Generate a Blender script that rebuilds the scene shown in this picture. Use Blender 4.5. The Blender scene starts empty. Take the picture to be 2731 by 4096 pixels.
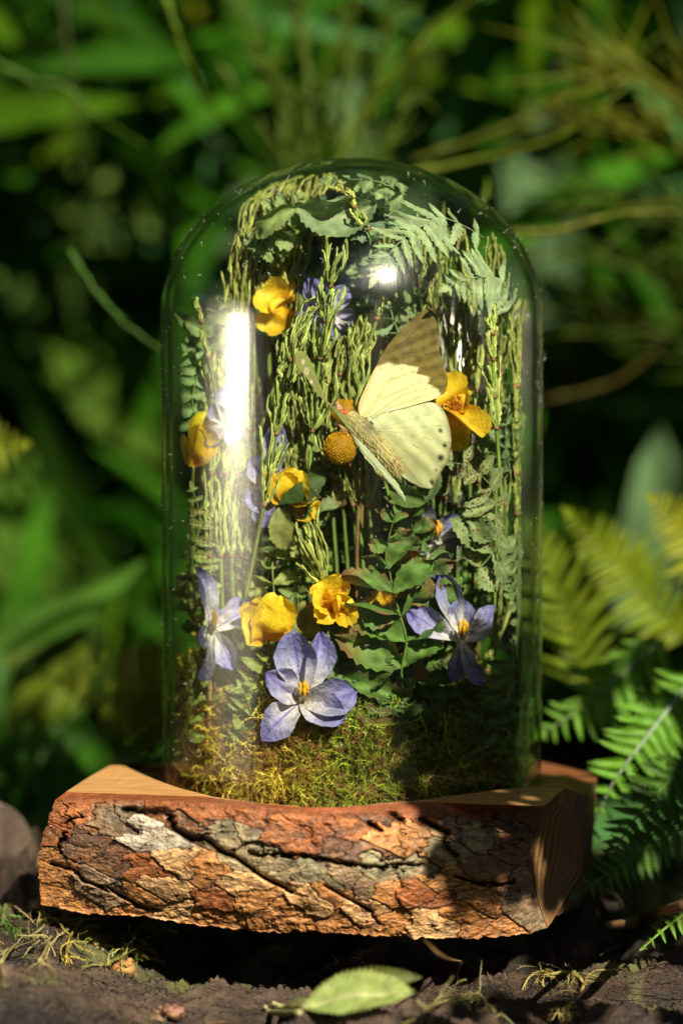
import bpy, math, random
import numpy as np
from mathutils import Vector, noise as mnoise
random.seed(7); rng = np.random.default_rng(7)
S = 0.01                      # every length below is written in centimetres
sc = bpy.context.scene
COL = sc.collection

# ------------------------------------------------------------------ camera, sky, sun
PITCH = math.radians(3.5); CAM = np.array([-0.33, -90.0, 14.1]); FPX = 4096*100/36.0
cam = bpy.data.cameras.new('camera'); camo = bpy.data.objects.new('camera', cam); COL.objects.link(camo)
camo.location = CAM*S; camo.rotation_euler = (math.pi/2-PITCH, 0, 0)
cam.sensor_fit = 'VERTICAL'; cam.sensor_height = 36; cam.sensor_width = 24; cam.lens = 100
cam.clip_start = 0.01; cam.clip_end = 200
cam.dof.use_dof = True; cam.dof.focus_distance = 0.85; cam.dof.aperture_fstop = 5.2
sc.camera = camo
SUN = Vector((0.33, -0.76, 0.56)).normalized()
w = bpy.data.worlds.new('World'); sc.world = w; w.use_nodes = True
nt = w.node_tree; bg = nt.nodes['Background']; sky = nt.nodes.new('ShaderNodeTexSky')
sky.sky_type = 'NISHITA'; sky.sun_disc = False
sky.sun_elevation = math.asin(SUN.z); sky.sun_rotation = math.atan2(SUN.x, SUN.y)
nt.links.new(sky.outputs[0], bg.inputs[0]); bg.inputs[1].default_value = 0.05
sl = bpy.data.lights.new('sun', 'SUN'); sl.energy = 4.9; sl.angle = math.radians(0.53); sl.color = (1, 0.92, 0.72)
so = bpy.data.objects.new('sun', sl); COL.objects.link(so); so.rotation_euler = SUN.to_track_quat('Z', 'Y').to_euler()
so.location = (1, -1, 2)
sc.view_settings.view_transform = 'Standard'; sc.view_settings.look = 'None'
sc.view_settings.exposure = 0.75; sc.view_settings.gamma = 1; sc.view_settings.use_curve_mapping = False
sc.cycles.max_bounces = 10; sc.cycles.diffuse_bounces = 3; sc.cycles.glossy_bounces = 5
sc.cycles.transmission_bounces = 8; sc.cycles.transparent_max_bounces = 16
sc.cycles.use_denoising = True; sc.cycles.caustics_reflective = False; sc.cycles.caustics_refractive = False
sc.cycles.sample_clamp_indirect = 150; sc.cycles.blur_glossy = 0

# ------------------------------------------------------------------ pixel of the photograph -> point in the place
def _dir(px, py):
    a = (px-1365.5)/FPX; b = (2048-py)/FPX; c, s = math.cos(PITCH), math.sin(PITCH)
    return np.array([a, c+b*s, -s+b*c])
def P(px, py, y):
    d = _dir(px, py); return CAM + d*((y-CAM[1])/d[1])
def PZ(px, py, z):
    d = _dir(px, py); return CAM + d*((z-CAM[2])/d[2])
def nz(v):
    v = np.asarray(v, float); return v/(np.linalg.norm(v, axis=-1, keepdims=True)+1e-9)

# ------------------------------------------------------------------ materials
MATS = {}
def newmat(name):
    m = bpy.data.materials.new(name); m.use_nodes = True; m.node_tree.nodes.clear(); return m, m.node_tree
def N(nt, t, **kw):
    n = nt.nodes.new(t)
    for k, v in kw.items():
        if k.startswith('i_'): n.inputs[int(k[2:])].default_value = v
        else: setattr(n, k, v)
    return n
def organic(name, trans=0.3, rough=0.5, spec=0.35, nscale=3.0, lo=0.75, hi=1.25, bump=0.15, bscale=12.0, stretch=(1, 1, 1), sheen=0, bdist=0.05):
    """surface coloured by the mesh's own pigment attribute, with fine mottling and relief"""
    m, t = newmat(name); L = t.links.new
    out = N(t, 'ShaderNodeOutputMaterial'); at = N(t, 'ShaderNodeAttribute', attribute_name='Col')
    tc = N(t, 'ShaderNodeTexCoord'); mp = N(t, 'ShaderNodeMapping'); L(tc.outputs['Object'], mp.inputs[0])
    mp.inputs['Scale'].default_value = [100*s for s in stretch]
    no = N(t, 'ShaderNodeTexNoise'); no.inputs['Scale'].default_value = nscale; no.inputs['Detail'].default_value = 5; L(mp.outputs[0], no.inputs[0])
    mr = N(t, 'ShaderNodeMapRange'); mr.inputs[1].default_value = .3; mr.inputs[2].default_value = .7; mr.inputs[3].default_value = lo; mr.inputs[4].default_value = hi
    L(no.outputs[0], mr.inputs[0])
    vm = N(t, 'ShaderNodeVectorMath', operation='SCALE'); L(at.outputs['Color'], vm.inputs[0]); L(mr.outputs[0], vm.inputs['Scale'])
    n2 = N(t, 'ShaderNodeTexNoise'); n2.inputs['Scale'].default_value = bscale; n2.inputs['Detail'].default_value = 4; L(mp.outputs[0], n2.inputs[0])
    bp = N(t, 'ShaderNodeBump'); bp.inputs['Strength'].default_value = bump; bp.inputs['Distance'].default_value = bdist*S; L(n2.outputs[0], bp.inputs['Height'])
    pr = N(t, 'ShaderNodeBsdfPrincipled'); L(vm.outputs[0], pr.inputs['Base Color']); pr.inputs['Roughness'].default_value = rough
    pr.inputs['Specular IOR Level'].default_value = spec; L(bp.outputs[0], pr.inputs['Normal'])
    if trans > 0:
        tr = N(t, 'ShaderNodeBsdfTranslucent'); L(vm.outputs[0], tr.inputs[0]); mx = N(t, 'ShaderNodeMixShader'); mx.inputs[0].default_value = trans
        L(pr.outputs[0], mx.inputs[1]); L(tr.outputs[0], mx.inputs[2]); L(mx.outputs[0], out.inputs[0])
    else: L(pr.outputs[0], out.inputs[0])
    return m
M_LEAF = organic('dry_leaf', .25, .6, .3, 3, .7, 1.3, .5, 8)
M_FRESH = organic('fresh_leaf', .38, .5, .3, 1.0, .75, 1.25, .2, 4)
M_FAR = organic('far_leaf', .4, .7, .08, .3, .6, 1.35, .1, 2)
M_HORSE = organic('horsetail', .15, .6, .3, 6, .7, 1.3, .4, 20, (1, 1, .3))
M_PETAL = organic('petal', .38, .5, .35, 5, .85, 1.15, .5, 9, bdist=.08)
M_BLUE = organic('blue_petal', .2, .5, .35, 6, .72, 1.25, .7, 7, bdist=.1)
M_WING = organic('wing', .22, .7, .2, 10, .92, 1.08, .2, 25)
M_FUR = organic('fur', .1, .8, .2, 8, .7, 1.3, .5, 20)
M_MOSS = organic('moss', .25, .7, .2, 2, .6, 1.4, .0, 10)
M_BARK = organic('bark', 0, .46, .5, 4, .72, 1.25, .6, 9, (1, 1, 1.6), bdist=.12)
M_LOG = organic('log_bark', 0, .55, .45, 2.5, .5, 1.5, 1, 6, (.3, 2.5, 1.5), bdist=.2)
M_WOOD = organic('cut_wood', 0, .5, .35, 2.2, .78, 1.2, .3, 5, (.35, 2.6, 2.6))
M_SOIL = organic('soil', 0, .9, .1, .6, .5, 1.5, 1, 2, bdist=.4)
M_GREY = organic('weathered_wood', 0, .8, .2, 2.5, .6, 1.3, .8, 5, (.5, 3, 3), bdist=.1)
M_PIN = organic('pin_head', 0, .2, .6, 1, .95, 1.05, 0, 1)

# ------------------------------------------------------------------ mesh helpers
R0, ZC, HB, TH = 6.02, 14.8, 4.95, .22
def clampv(V, m=.03):
    """hold vertices inside the glass"""
    V = np.array(V, float); R = R0-TH-m; l = np.hypot(V[:, 0], V[:, 1]); f = np.minimum(1, R/np.maximum(l, 1e-6)); V[:, :2] *= f[:, None]; V[:, 2] = np.maximum(V[:, 2], .02)
    hi = V[:, 2] > ZC; q = np.stack([V[:, 0]/R, V[:, 1]/R, (V[:, 2]-ZC)/(HB-TH-m)], -1); l = np.linalg.norm(q, axis=1); k = hi & (l > 1); q[k] /= l[k, None]
    V[k] = np.stack([q[k, 0]*R, q[k, 1]*R, ZC+q[k, 2]*(HB-TH-m)], -1); return V
class MB:
    def __init__(s): s.V = []; s.F = []; s.C = []; s.n = 0
    def add(s, V, F, C):
        V = np.asarray(V, float); C = np.asarray(C, float)
        if C.ndim == 1: C = np.tile(C, (len(V), 1))
        s.V.append(V); s.C.append(C[:, :3]); s.F += [tuple(i+s.n for i in f) for f in F] if s.n else [tuple(f) for f in F]
        s.n += len(V); return s
    def build(s, name, mat, parent=None, **k):
        return mobj(name, np.vstack(s.V), s.F, np.vstack(s.C), mat, parent, **k)
LOC = {}
INDOME = False
def mobj(name, V, F, C, mat, parent=None, smooth=True):
    V = np.asarray(V, float).copy()
    if INDOME: V = clampv(V, .06)
    if parent is not None: V = V - LOC.get(parent.name, np.zeros(3))
    me = bpy.data.meshes.new(name)
    if isinstance(F, np.ndarray) and F.ndim == 2:
        k = F.shape[1]; me.vertices.add(len(V)); me.vertices.foreach_set('co', (V*S).ravel())
        me.loops.add(F.size); me.loops.foreach_set('vertex_index', F.ravel().astype(np.int32))
        me.polygons.add(len(F)); me.polygons.foreach_set('loop_start', np.arange(0, F.size, k, dtype=np.int32))
        me.update(calc_edges=True)
    else: me.from_pydata((V*S).tolist(), [], [list(map(int, f)) for f in F])
    C = np.asarray(C, float)
    if C.ndim == 1: C = np.tile(C, (len(V), 1))
    ca = me.attributes.new('Col', 'FLOAT_COLOR', 'POINT')
    ca.data.foreach_set('color', np.hstack([np.clip(C[:, :3], 0, 1), np.ones((len(V), 1))]).ravel())
    if smooth: me.polygons.foreach_set('use_smooth', np.ones(len(me.polygons), bool))
    me.materials.append(mat); me.validate()
    o = bpy.data.objects.new(name, me); COL.objects.link(o)
    if parent is not None: o.parent = parent; LOC[o.name] = LOC.get(parent.name, np.zeros(3))
    return o
def tag(o, label=None, cat=None, group=None, kind=None):
    if label: o['label'] = label
    if cat: o['category'] = cat
    if group: o['group'] = group
    if kind: o['kind'] = kind
    return o
def thing(name, label, cat, loc, group=None):
    o = bpy.data.objects.new(name, None); COL.objects.link(o); o.location = np.asarray(loc)*S
    o.empty_display_size = .01; LOC[o.name] = np.asarray(loc, float); return tag(o, label, cat, group)

PROF = {
 'lily': ([0, .12, .3, .5, .68, .85, .95, 1], [.26, .34, .62, .92, .98, .66, .30, .01]),
 'cupp': ([0, .15, .4, .7, .9, 1], [.2, .6, .95, 1, .72, .3]),
 'leaf': ([0, .1, .3, .55, .8, .95, 1], [.06, .5, .92, .95, .6, .2, .01]),
 'pinna': ([0, .06, .2, .5, .8, 1], [.3, .8, 1, .82, .45, .02]),
 'grass': ([0, .3, .8, 1], [.7, 1, .6, .02]),
 'frond': ([0, .15, .4, .7, 1], [.55, .9, 1, .62, .05]),
}
def wob(t, s, k=3, seed=0):
    r = np.random.default_rng(int(seed)); o = 0
    for i in range(k):
        a, b, c = r.uniform(3, 11), r.uniform(-5, 5), r.uniform(0, 6.28); o = o+np.sin(a*t+b*s+c)/(1+.3*i)
    return o/k
def grid_faces(n, m):
    i = np.arange(n-1)[:, None]*m + np.arange(m-1)[None, :]
    return np.stack([i, i+1, i+m+1, i+m], -1).reshape(-1, 4)
def blade(A, B, wd, nrm=(0, -1, 0), bend=0., side=0., prof='leaf', cup=.25, rip=.04, serr=0., k=8, nt=14, ns=7, twist=0., col=(.1, .2, .05), mid=None, edge=None, base=None, tipc=None, fold=0., edgew=.25):
    """one leaf, petal or leaflet: a centre line from A to B, a width profile, cup, ripple and toothed margin"""
    A, B = np.asarray(A, float), np.asarray(B, float); Ln = np.linalg.norm(B-A)+1e-6; nrm = nz(nrm); T = (B-A)/Ln
    sd = nz(np.cross(T, nrm)); nn = nz(np.cross(sd, T)); M = (A+B)/2 + nn*bend*Ln + sd*side*Ln
    t = np.linspace(0, 1, nt)[:, None]; s = np.linspace(-1, 1, ns)[None, :]
    cen = A*(1-t[..., None])**2 + 2*M*(t*(1-t))[..., None] + B*(t**2)[..., None]
    tan = nz(2*(M-A)*(1-t[..., None]) + 2*(B-M)*t[..., None]); sv = nz(np.cross(tan, nn)); nv = nz(np.cross(sv, tan))
    if twist:
        an = (twist*t)[..., None]; sv, nv = sv*np.cos(an)+nv*np.sin(an), nv*np.cos(an)-sv*np.sin(an)
    W = np.interp(t, *PROF[prof])*wd/2
    if serr:
        ph = (t*k + .12*np.sign(s)) % 1; saw = np.where(ph < .75, ph/.75, (1-ph)/.25) if serr < .35 else np.abs(np.sin(np.pi*ph))**.6
        W = W*(1-serr*np.abs(s)**2+serr*np.abs(s)**2*saw*1.2)
    sd_i = int(abs(A[0]*131+B[2]*71+wd*977+A[2]*37)*10) % 99991
    V = cen + sv*(s*W)[..., None] + nv*(cup*W*s**2*2 - fold*W*(1-np.abs(s)) + rip*wd*3*wob(t*1., s*1., 3, sd_i)*np.clip(t*3, 0, 1))[..., None]
    if serr and serr < .35: V = V + tan*(np.abs(s)**2*W*.25)[..., None]
    C = np.ones((nt, ns, 3))*np.asarray(col)
    def mixc(C, c, f): return C*(1-f[..., None]) + np.asarray(c)*f[..., None]
    if base is not None: C = mixc(C, base, np.clip(1.15-t*1.9, 0, 1)*np.clip(1.2-.4*np.abs(s), 0, 1))
    if tipc is not None: C = mixc(C, tipc, np.clip(t*2-1, 0, 1)*np.ones_like(s))
    if edge is not None: C = mixc(C, edge, np.clip((np.abs(s)-1+edgew)/edgew, 0, 1)*np.clip(.15+2.2*wob(t*1.6, np.sign(s)*.4, 3, sd_i+5), 0, 1) * (t > .1))
    if mid is not None: C = mixc(C, mid, np.clip(1-np.abs(s)*ns*.45, 0, 1)*np.ones_like(t))
    return V.reshape(-1, 3), grid_faces(nt, ns), C.reshape(-1, 3)
def tube(pts, rad, nsd=6, star=0., cA=(.2, .2, .1), cB=None, sub=0, cap=True, tw=0.):
    pts = np.asarray(pts, float)
    if sub:
        n = len(pts); tt = np.linspace(0, n-1, sub); pp = []
        for t in tt:
            i = min(int(t), n-2); f = t-i; p0 = pts[max(i-1, 0)]; p1 = pts[i]; p2 = pts[i+1]; p3 = pts[min(i+2, n-1)]
            pp.append(.5*((2*p1)+(-p0+p2)*f+(2*p0-5*p1+4*p2-p3)*f*f+(-p0+3*p1-3*p2+p3)*f**3))
        pts = np.array(pp)
    n = len(pts); rad = np.interp(np.linspace(0, 1, n), np.linspace(0, 1, len(np.atleast_1d(rad))), np.atleast_1d(rad)) if np.ndim(rad) else np.full(n, rad)
    tan = nz(np.gradient(pts, axis=0)); ref = np.array([.3, -.9, .2]); sv = nz(np.cross(tan, ref)); nv = nz(np.cross(sv, tan))
    a = np.linspace(0, 2*np.pi, nsd, endpoint=False)[None, :] + tw*np.arange(n)[:, None]; st = 1-star*(np.arange(nsd) % 2)[None, :]
    R = rad[:, None]*st
    V = pts[:, None]+sv[:, None]*(np.cos(a)*R)[..., None]+nv[:, None]*(np.sin(a)*R)[..., None]
    cB = cA if cB is None else cB
    C = np.where((np.arange(nsd) % 2)[None, :, None] == 0, np.asarray(cA), np.asarray(cB))*np.ones((n, 1, 1))
    F = []
    for i in range(n-1):
        for j in range(nsd): F.append((i*nsd+j, i*nsd+(j+1) % nsd, (i+1)*nsd+(j+1) % nsd, (i+1)*nsd+j))
    if cap: F.append(tuple(range(nsd-1, -1, -1))); F.append(tuple((n-1)*nsd+j for j in range(nsd)))
    return V.reshape(-1, 3), F, C.reshape(-1, 3)
def ball(c, r, n=12, sq=(1, 1, 1), col=(1, 1, 1)):
    th = np.linspace(0, np.pi, n)[:, None]; ph = np.linspace(0, 2*np.pi, 2*n)[None, :]
    V = np.stack([np.sin(th)*np.cos(ph)*sq[0], np.sin(th)*np.sin(ph)*sq[1], np.cos(th)*sq[2]*np.ones_like(ph)], -1)*r+np.asarray(c)
    return V.reshape(-1, 3), grid_faces(n, 2*n), np.tile(col, (n*2*n, 1))
def fbm(x, y, z=0., o=4):
    return mnoise.fractal(Vector((x, y, z)), 1.0, 2.0, o)
def jit(c, a=.15):
    return np.clip(np.asarray(c)*(1+rng.uniform(-a, a))*(1+rng.uniform(-a*.4, a*.4, 3)), 0, 1)

# ================================================================== SETTING
# forest floor, one sheet to the horizon, rising into a bank behind
gx = np.concatenate([-np.geomspace(6000, 160, 14), np.linspace(-140, 140, 57), np.geomspace(160, 6000, 14)])
gy = np.concatenate([-np.geomspace(6000, 130, 12), np.linspace(-110, 260, 75), np.geomspace(290, 6000, 14)])
X, Y = np.meshgrid(gx, gy); Z = np.zeros_like(X)
for i in range(X.shape[0]):
    for j in range(X.shape[1]):
        x, y = X[i, j], Y[i, j]; near = max(abs(x), abs(y)) < 400
        b = min(max((y-95)/120, 0), 1); b = b*b*(3-2*b)
        Z[i, j] = -12 + (fbm(x*.03, y*.03)*3 if near else 0) + 120*b*(1+.15*fbm(x*.01, y*.01, 3))
gcol = np.tile((.012, .020, .004), (X.size, 1))
tag(mobj('ground', np.stack([X, Y, Z], -1).reshape(-1, 3), grid_faces(*X.shape), gcol, M_SOIL), kind='structure')

# ---- voronoi plates on a grid: each plate becomes one object
def plate_split(V, C, lab, nI, nJ, name, mat, parent, minf=6):
    F = grid_faces(nI, nJ); fl = lab.reshape(-1)[F[:, 0]]
    for l in np.unique(fl):
        f = F[fl == l]
        if len(f) < minf: continue
        u, inv = np.unique(f.ravel(), return_inverse=True)
        mobj(name, V[u], inv.reshape(-1, 4), C[u], mat, parent)
def vor(Xs, Ys, sites, sx=1., sy=1.):
    d1 = np.full(Xs.shape, 1e9); d2 = np.full(Xs.shape, 1e9); lab = np.zeros(Xs.shape, int)
    for i, (a, b) in enumerate(sites):
        d = np.hypot((Xs-a)*sx, (Ys-b)*sy); cl = d < d1
        d2 = np.where(cl, d1, np.minimum(d2, d)); lab = np.where(cl, i, lab); d1 = np.where(cl, d, d1)
    return lab, d2-d1
def nfield(Xs, Ys, sx, sy, seed=0, o=4):
    return np.array([fbm(a*sx+seed*7.3, b*sy-seed*3.1, seed, o) for a, b in zip(Xs.ravel(), Ys.ravel())]).reshape(Xs.shape)

# ---- rotten log the slab stands on
log = thing('fallen_log', 'dark rotting fallen log with fissured bark under the wooden slab', 'log', (0, -4, -8))
nI, nJ = 190, 260
yy = np.concatenate([np.linspace(-34, -13.2, 14), np.linspace(-13, -1.5, 190), np.linspace(-1.2, 13, 26)]); xx = np.concatenate([np.linspace(-34, -12.8, 18), np.linspace(-12.5, 12.5, 250), np.linspace(12.8, 34, 18)]); nI, nJ = len(yy), len(xx); LX, LY = np.meshgrid(xx, yy)
nf = nfield(LX, LY, .12, .22, 1); nf2 = nfield(LX+.35*LY, LY-.35*LX, .22, 1.9, 2, 5)
nf3 = nfield(LX*.9-LY*.25+LX*0, LY+LX*-.3, .55, 3.2, 5, 4); U = LX + LY*.9 + nf*2.5; W_ = LY - LX*.28 + nf*2.2
r = np.random.default_rng(4); sites = [(r.uniform(-60, 60), r.uniform(-45, 22)) for _ in range(230)]
lab, dd = vor(U, W_, sites, .28, 1.25)
ph = r.uniform(-.5, .35, len(sites))[lab]; groove = np.clip(1-dd/.35, 0, 1)
ss = np.clip((LY+1.5)/3, 0, 1); ss = ss*ss*(3-2*ss); base = -5.35 + 1.6*ss + .9*np.clip((-LX-5.5)/3, 0, 1)*1.15 - .012*np.clip(-LY-10, 0, 99)**1.75 - .005*np.abs(LX)**1.5 - .03*np.clip(LY-5, 0, 99)**1.8
foot = np.clip(1-np.maximum(np.abs(LX+.5)/9, np.abs(LY-3)/4.5), 0, 1); foot = np.clip(foot*4, 0, 1)
LZ = base + (ph*1.0 + nf*.7 + nf2*.32 + nf3*.6 + nfield(LX+.35*LY, LY-.35*LX, .7, 6.5, 8, 4)*.20 - groove*.7)*(1-foot*.9) - foot*.1; LZ = np.where((np.abs(LX+1) < 9.5) & (LY > -8) & (LY < 7), np.minimum(LZ, -3.75), LZ)
lc = np.array([(.034, .019, .014), (.022, .014, .012), (.048, .025, .014), (.012, .009, .008), (.065, .04, .026)])[r.integers(0, 5, len(sites))][lab]
lc = .6*lc*(1-.7*groove[..., None])*(1.1+.5*nf2[..., None]+1.8*nf3[..., None])
gm = np.clip(nfield(LX, LY, .35, .35, 9)*3-.9, 0, 1)[..., None]; lc = lc*(1-gm)+np.array((.10, .10, .03))*gm
plate_split(np.stack([LX, LY, LZ], -1).reshape(-1, 3), lc.reshape(-1, 3), lab, nI, nJ, 'bark_strip', M_LOG, log)
def log_z(x, y):
    i = int(np.clip(np.searchsorted(yy, y), 0, nI-1)); j = int(np.clip(np.searchsorted(xx, x), 0, nJ-1)); return LZ[i, j]
# end walls of the log so that it has a body
mb = MB()
for (e, q) in ((0, 1), (nI-1, 1)):
    top = np.stack([xx, np.full(nJ, yy[e]), LZ[e]], -1); bot = top*[1, 1, 0]+[0, 0, -18]; mb.add(np.vstack([top, bot]), grid_faces(2, nJ), (.04, .03, .025))
mb.build('log_side', M_LOG, log)

# ---- grey weathered log stub at the left
gl = thing('log_stub', 'grey weathered log stub at the left edge beside the slab', 'log', P(0, 3640, 1.))
cx = P(-35, 3590, 2.5); mb = MB(); n = 40; m = 48
ax = nz(np.array([-.86, .5, -.03])); e1 = nz(np.cross(ax, (0, 0, 1))); e2 = np.cross(e1, ax)
V = []; Cc = []
for i in range(n):
    t = i/(n-1); L_ = max(0, t-.22)*26
    for j in range(m):
        a = 2*math.pi*j/m; rr = 3.05+.18*fbm(math.cos(a)*1.2, math.sin(a)*1.2, L_*.06)+.10*fbm(math.cos(a)*5, math.sin(a)*5, L_*.1)
        k = min(1, t/.22)**.6; V.append(cx + ax*(L_-.35*t if t > .22 else .3*(1-k)*-1) + (e1*math.cos(a)+e2*math.sin(a))*rr*max(k, .001))
        q = .75+.5*fbm(math.cos(a)*4, math.sin(a)*4, L_*.2); Cc.append(np.array((.27, .24, .21))*q if k >= 1 else np.array((.17, .12, .09))*q)
V = np.array(V); F = [(i*m+j, i*m+(j+1) % m, (i+1)*m+(j+1) % m, (i+1)*m+j) for i in range(n-1) for j in range(m)]
mobj('log_body', V, F, Cc, M_GREY, gl)

# ================================================================== WOODEN SLAB
slab = thing('wooden_slab', 'thick slab of pine log with flaky bark front carrying the glass dome', 'wooden base', (0, -3, -3.6))
nI, nJ = 190, 760      # v down, u across
uT = np.array([(222, 3200), (300, 3192), (812, 3208), (1302, 3250), (1665, 3240), (1950, 3248), (2165, 3236)], float)
uB = np.array([(166, 3618), (356, 3655), (580, 3667), (829, 3704), (1070, 3729), (1300, 3728), (1638, 3749), (1866, 3753), (2094, 3738), (2185, 3712)], float)
def along(pl, u):
    d = np.r_[0, np.cumsum(np.hypot(*np.diff(pl, axis=0).T))]; d /= d[-1]
    return np.stack([np.interp(u, d, pl[:, 0]), np.interp(u, d, pl[:, 1])], -1)
u = np.linspace(0, 1, nJ); v = np.linspace(0, 1, nI)
tp, bt = along(uT, u), along(uB, u)
PXY = tp[None]*(1-v[:, None, None]) + bt[None]*v[:, None, None]
PXY[..., 0] += -38*np.interp(v, [0, .45, .6, 1], [0, 1, .95, 0])[:, None]*np.clip(1-u*9, 0, 1)[None, :] - 50*np.sin(np.pi*v)[:, None]*np.clip((u-.93)*14, 0, 1)[None, :]
PX, PY = PXY[..., 0], PXY[..., 1]
fy_t = np.interp(u, [0, .1, .3, .55, .75, 1], [-5.5, -6.2, -7.6, -8.3, -7.8, -5.6]); fy_b = fy_t + np.interp(u, [0, .5, 1], [.9, 1.2, .4])
YD = fy_t[None]*(1-v[:, None]) + fy_b[None]*v[:, None] - .75*np.sin(np.pi*v*.95)[:, None]*(1-np.abs(u*2-1)**6)[None, :]
n1 = nfield(PX, PY, .006, .011, 3); n2 = nfield(PX, PY, .035, .06, 4, 5); n3 = nfield(PX, PY, .012, .02, 6)
RB, OR, DK, WH, GY, TN, GG = (.34, .11, .035), (.52, .23, .075), (.13, .065, .036), (.66, .58, .46), (.25, .18, .11), (.74, .44, .20), (.28, .25, .14)
SITES = [(590, 3330, WH, .5), (640, 3360, WH, .45), (330, 3390, DK, .15), (440, 3450, DK, .1), (250, 3260, RB, 0), (190, 3330, RB, .1), (180, 3450, OR, -.2), (713, 3445, TN, .45), (800, 3470, OR, .3), (600, 3480, RB, .2),
 (650, 3545, TN, .25), (350, 3520, GY, .25), (430, 3600, GY, .0), (230, 3580, OR, -.15), (250, 3500, OR, 0), (560, 3600, OR, .1), (860, 3600, RB, .15), (960, 3540, TN, .35), (1020, 3600, OR, .2), (1100, 3650, OR, 0), (1250, 3600, TN, .3), (1180, 3690, OR, -.2),
 (740, 3290, DK, 0), (900, 3330, GG, .4), (980, 3320, GG, .45), (800, 3260, RB, .3), (1010, 3280, RB, .3), (1130, 3330, RB, .55), (1210, 3380, RB, .5), (1400, 3310, RB, .5), (1330, 3400, DK, .4), (1440, 3430, DK, .35), (1540, 3330, OR, .5), (1640, 3340, OR, .45),
 (1080, 3450, GG, .05), (1180, 3470, GG, .0), (1280, 3500, GG, .1), (1000, 3430, GG, 0), (1370, 3490, GY, .0), (1520, 3480, GG, -.1), (1650, 3480, GG, .0), (1780, 3410, GG, .1), (1760, 3290, GY, .2), (1900, 3340, GG, .1), (2020, 3330, DK, .1), (2080, 3400, DK, 0),
 (1440, 3550, GY, .25), (1330, 3580, OR, .2), (1560, 3560, OR, .3), (1650, 3560, RB, .35), (1750, 3520, OR, .3), (1760, 3590, RB, .25), (1870, 3560, OR, .25), (1960, 3500, DK, .2), (1950, 3600, OR, .2), (2060, 3560, GY, .2), (2090, 3640, GY, .15),
 (1450, 3650, TN, .1), (1350, 3690, OR, -.2), (1560, 3700, OR, -.15), (1720, 3690, TN, -.1), (1870, 3680, OR, -.1), (1980, 3700, OR, -.15), (700, 3640, TN, -.2), (860, 3680, OR, -.25), (520, 3650, OR, -.3), (350, 3640, OR, -.3),
 (420, 3260, GY, .2), (330, 3250, RB, .1), (520, 3240, GY, .1), (640, 3225, RB, .3), (1500, 3255, DK, .3), (1880, 3265, DK, .2), (2060, 3260, DK, .1), (1680, 3250, RB, .2), (1250, 3270, RB, .35)]
r = np.random.default_rng(11); allS = [(a, b) for a, b, *_ in SITES]; sc_, sh_ = [s[2] for s in SITES], [s[3] for s in SITES]
wx, wy = PX+n1*60+n3*28+n2*9, PY+n1*34+n3*18+n2*6
lab, dd = vor(wx, wy, allS, .62, 1.)
# finer flakes inside the plates
sub = [(r.uniform(140, 2230), r.uniform(3170, 3770)) for _ in range(210)]; lab2, dd2 = vor(wx+n3*30, wy, sub, .6, 1.)
H = np.array(sh_)[lab]*.55 + r.uniform(-.07, .07, len(sub))[lab2] + n1*.15 + n3*.10 + n2*.028
H -= np.clip(1-dd/6, 0, 1)*.16 + np.clip(1-dd2/3, 0, 1)*.05
def pdist(pl):
    d = np.full(PX.shape, 1e9)
    for (a, b), (c, e) in zip(pl[:-1], pl[1:]):
        L2 = (c-a)**2+(e-b)**2; t = np.clip(((qx-a)*(c-a)+(qy-b)*(e-b))/L2, 0, 1); d = np.minimum(d, np.hypot(qx-a-t*(c-a), qy-b-t*(e-b)))
    return d
qx, qy = PX+n2*16+n3*14, PY+n2*10+n3*12
CR = [([(500, 3238), (620, 3246), (670, 3250), (700, 3320), (760, 3350), (830, 3362), (880, 3400), (930, 3420)], 12), ([(930, 3420), (1000, 3470), (1060, 3515), (1120, 3540), (1180, 3575)], 8), ([(1000, 3415), (1200, 3420), (1400, 3460), (1530, 3470), (1680, 3455)], 7),
      ([(1525, 3235), (1560, 3250), (1590, 3275)], 14), ([(1480, 3300), (1520, 3320)], 8), ([(1690, 3280), (1790, 3335), (1780, 3390), (1830, 3430)], 11), ([(450, 3560), (560, 3625), (650, 3645)], 7), ([(260, 3290), (330, 3270)], 5), ([(240, 3400), (262, 3330)], 6),
      ([(1300, 3540), (1400, 3600), (1480, 3640), (1500, 3680)], 6), ([(200, 3450), (300, 3480), (330, 3520), (430, 3560)], 6), ([(1820, 3510), (1990, 3545), (2060, 3520)], 6)]
ck = np.zeros(PX.shape)
for pl, wdt in CR: ck = np.maximum(ck, np.exp(-(pdist(pl)/wdt)**2))
H -= ck*.75
BC = np.array(sc_)[lab]*(1+r.uniform(-.28, .28, (len(sub), 1))[lab2])
tint = np.array([RB, OR, OR, DK, RB])[r.integers(0, 5, len(sub))][lab2]; BC = BC*.8+tint*.2
BC *= (.98+.45*n2[..., None]+.45*n1[..., None]+.3*n3[..., None])
eg = np.clip(1-dd/7, 0, 1)[..., None]; BC *= (1-.6*eg)*(1-.75*ck[..., None])*(1-.25*np.clip(1-dd2/4, 0, 1)[..., None])
drk = np.clip(nfield(PX, PY, .012, .03, 21, 5)*2.6-.5, 0, 1)[..., None]*.6; BC = BC*(1-drk)+np.array((.085, .045, .028))*drk
lich = np.clip(nfield(PX, PY, .05, .05, 12, 3)*3.5-1.6, 0, 1)[..., None]*.4; BC = BC*(1-lich)+np.array((.5, .46, .36))*lich
vv = v[:, None, None]; strip = np.clip(1-vv*14, 0, 1); BC = BC*(1-strip)+np.array((.22, .065, .025))*(1+.5*n2[..., None])*strip
fade = np.clip(v*26, .15, 1)[:, None]*np.clip((1-v)*60+.35, 0, 1)[:, None]*np.clip((1-u)*60, .2, 1)[None]*np.clip(u*120, .4, 1)[None]
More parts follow.
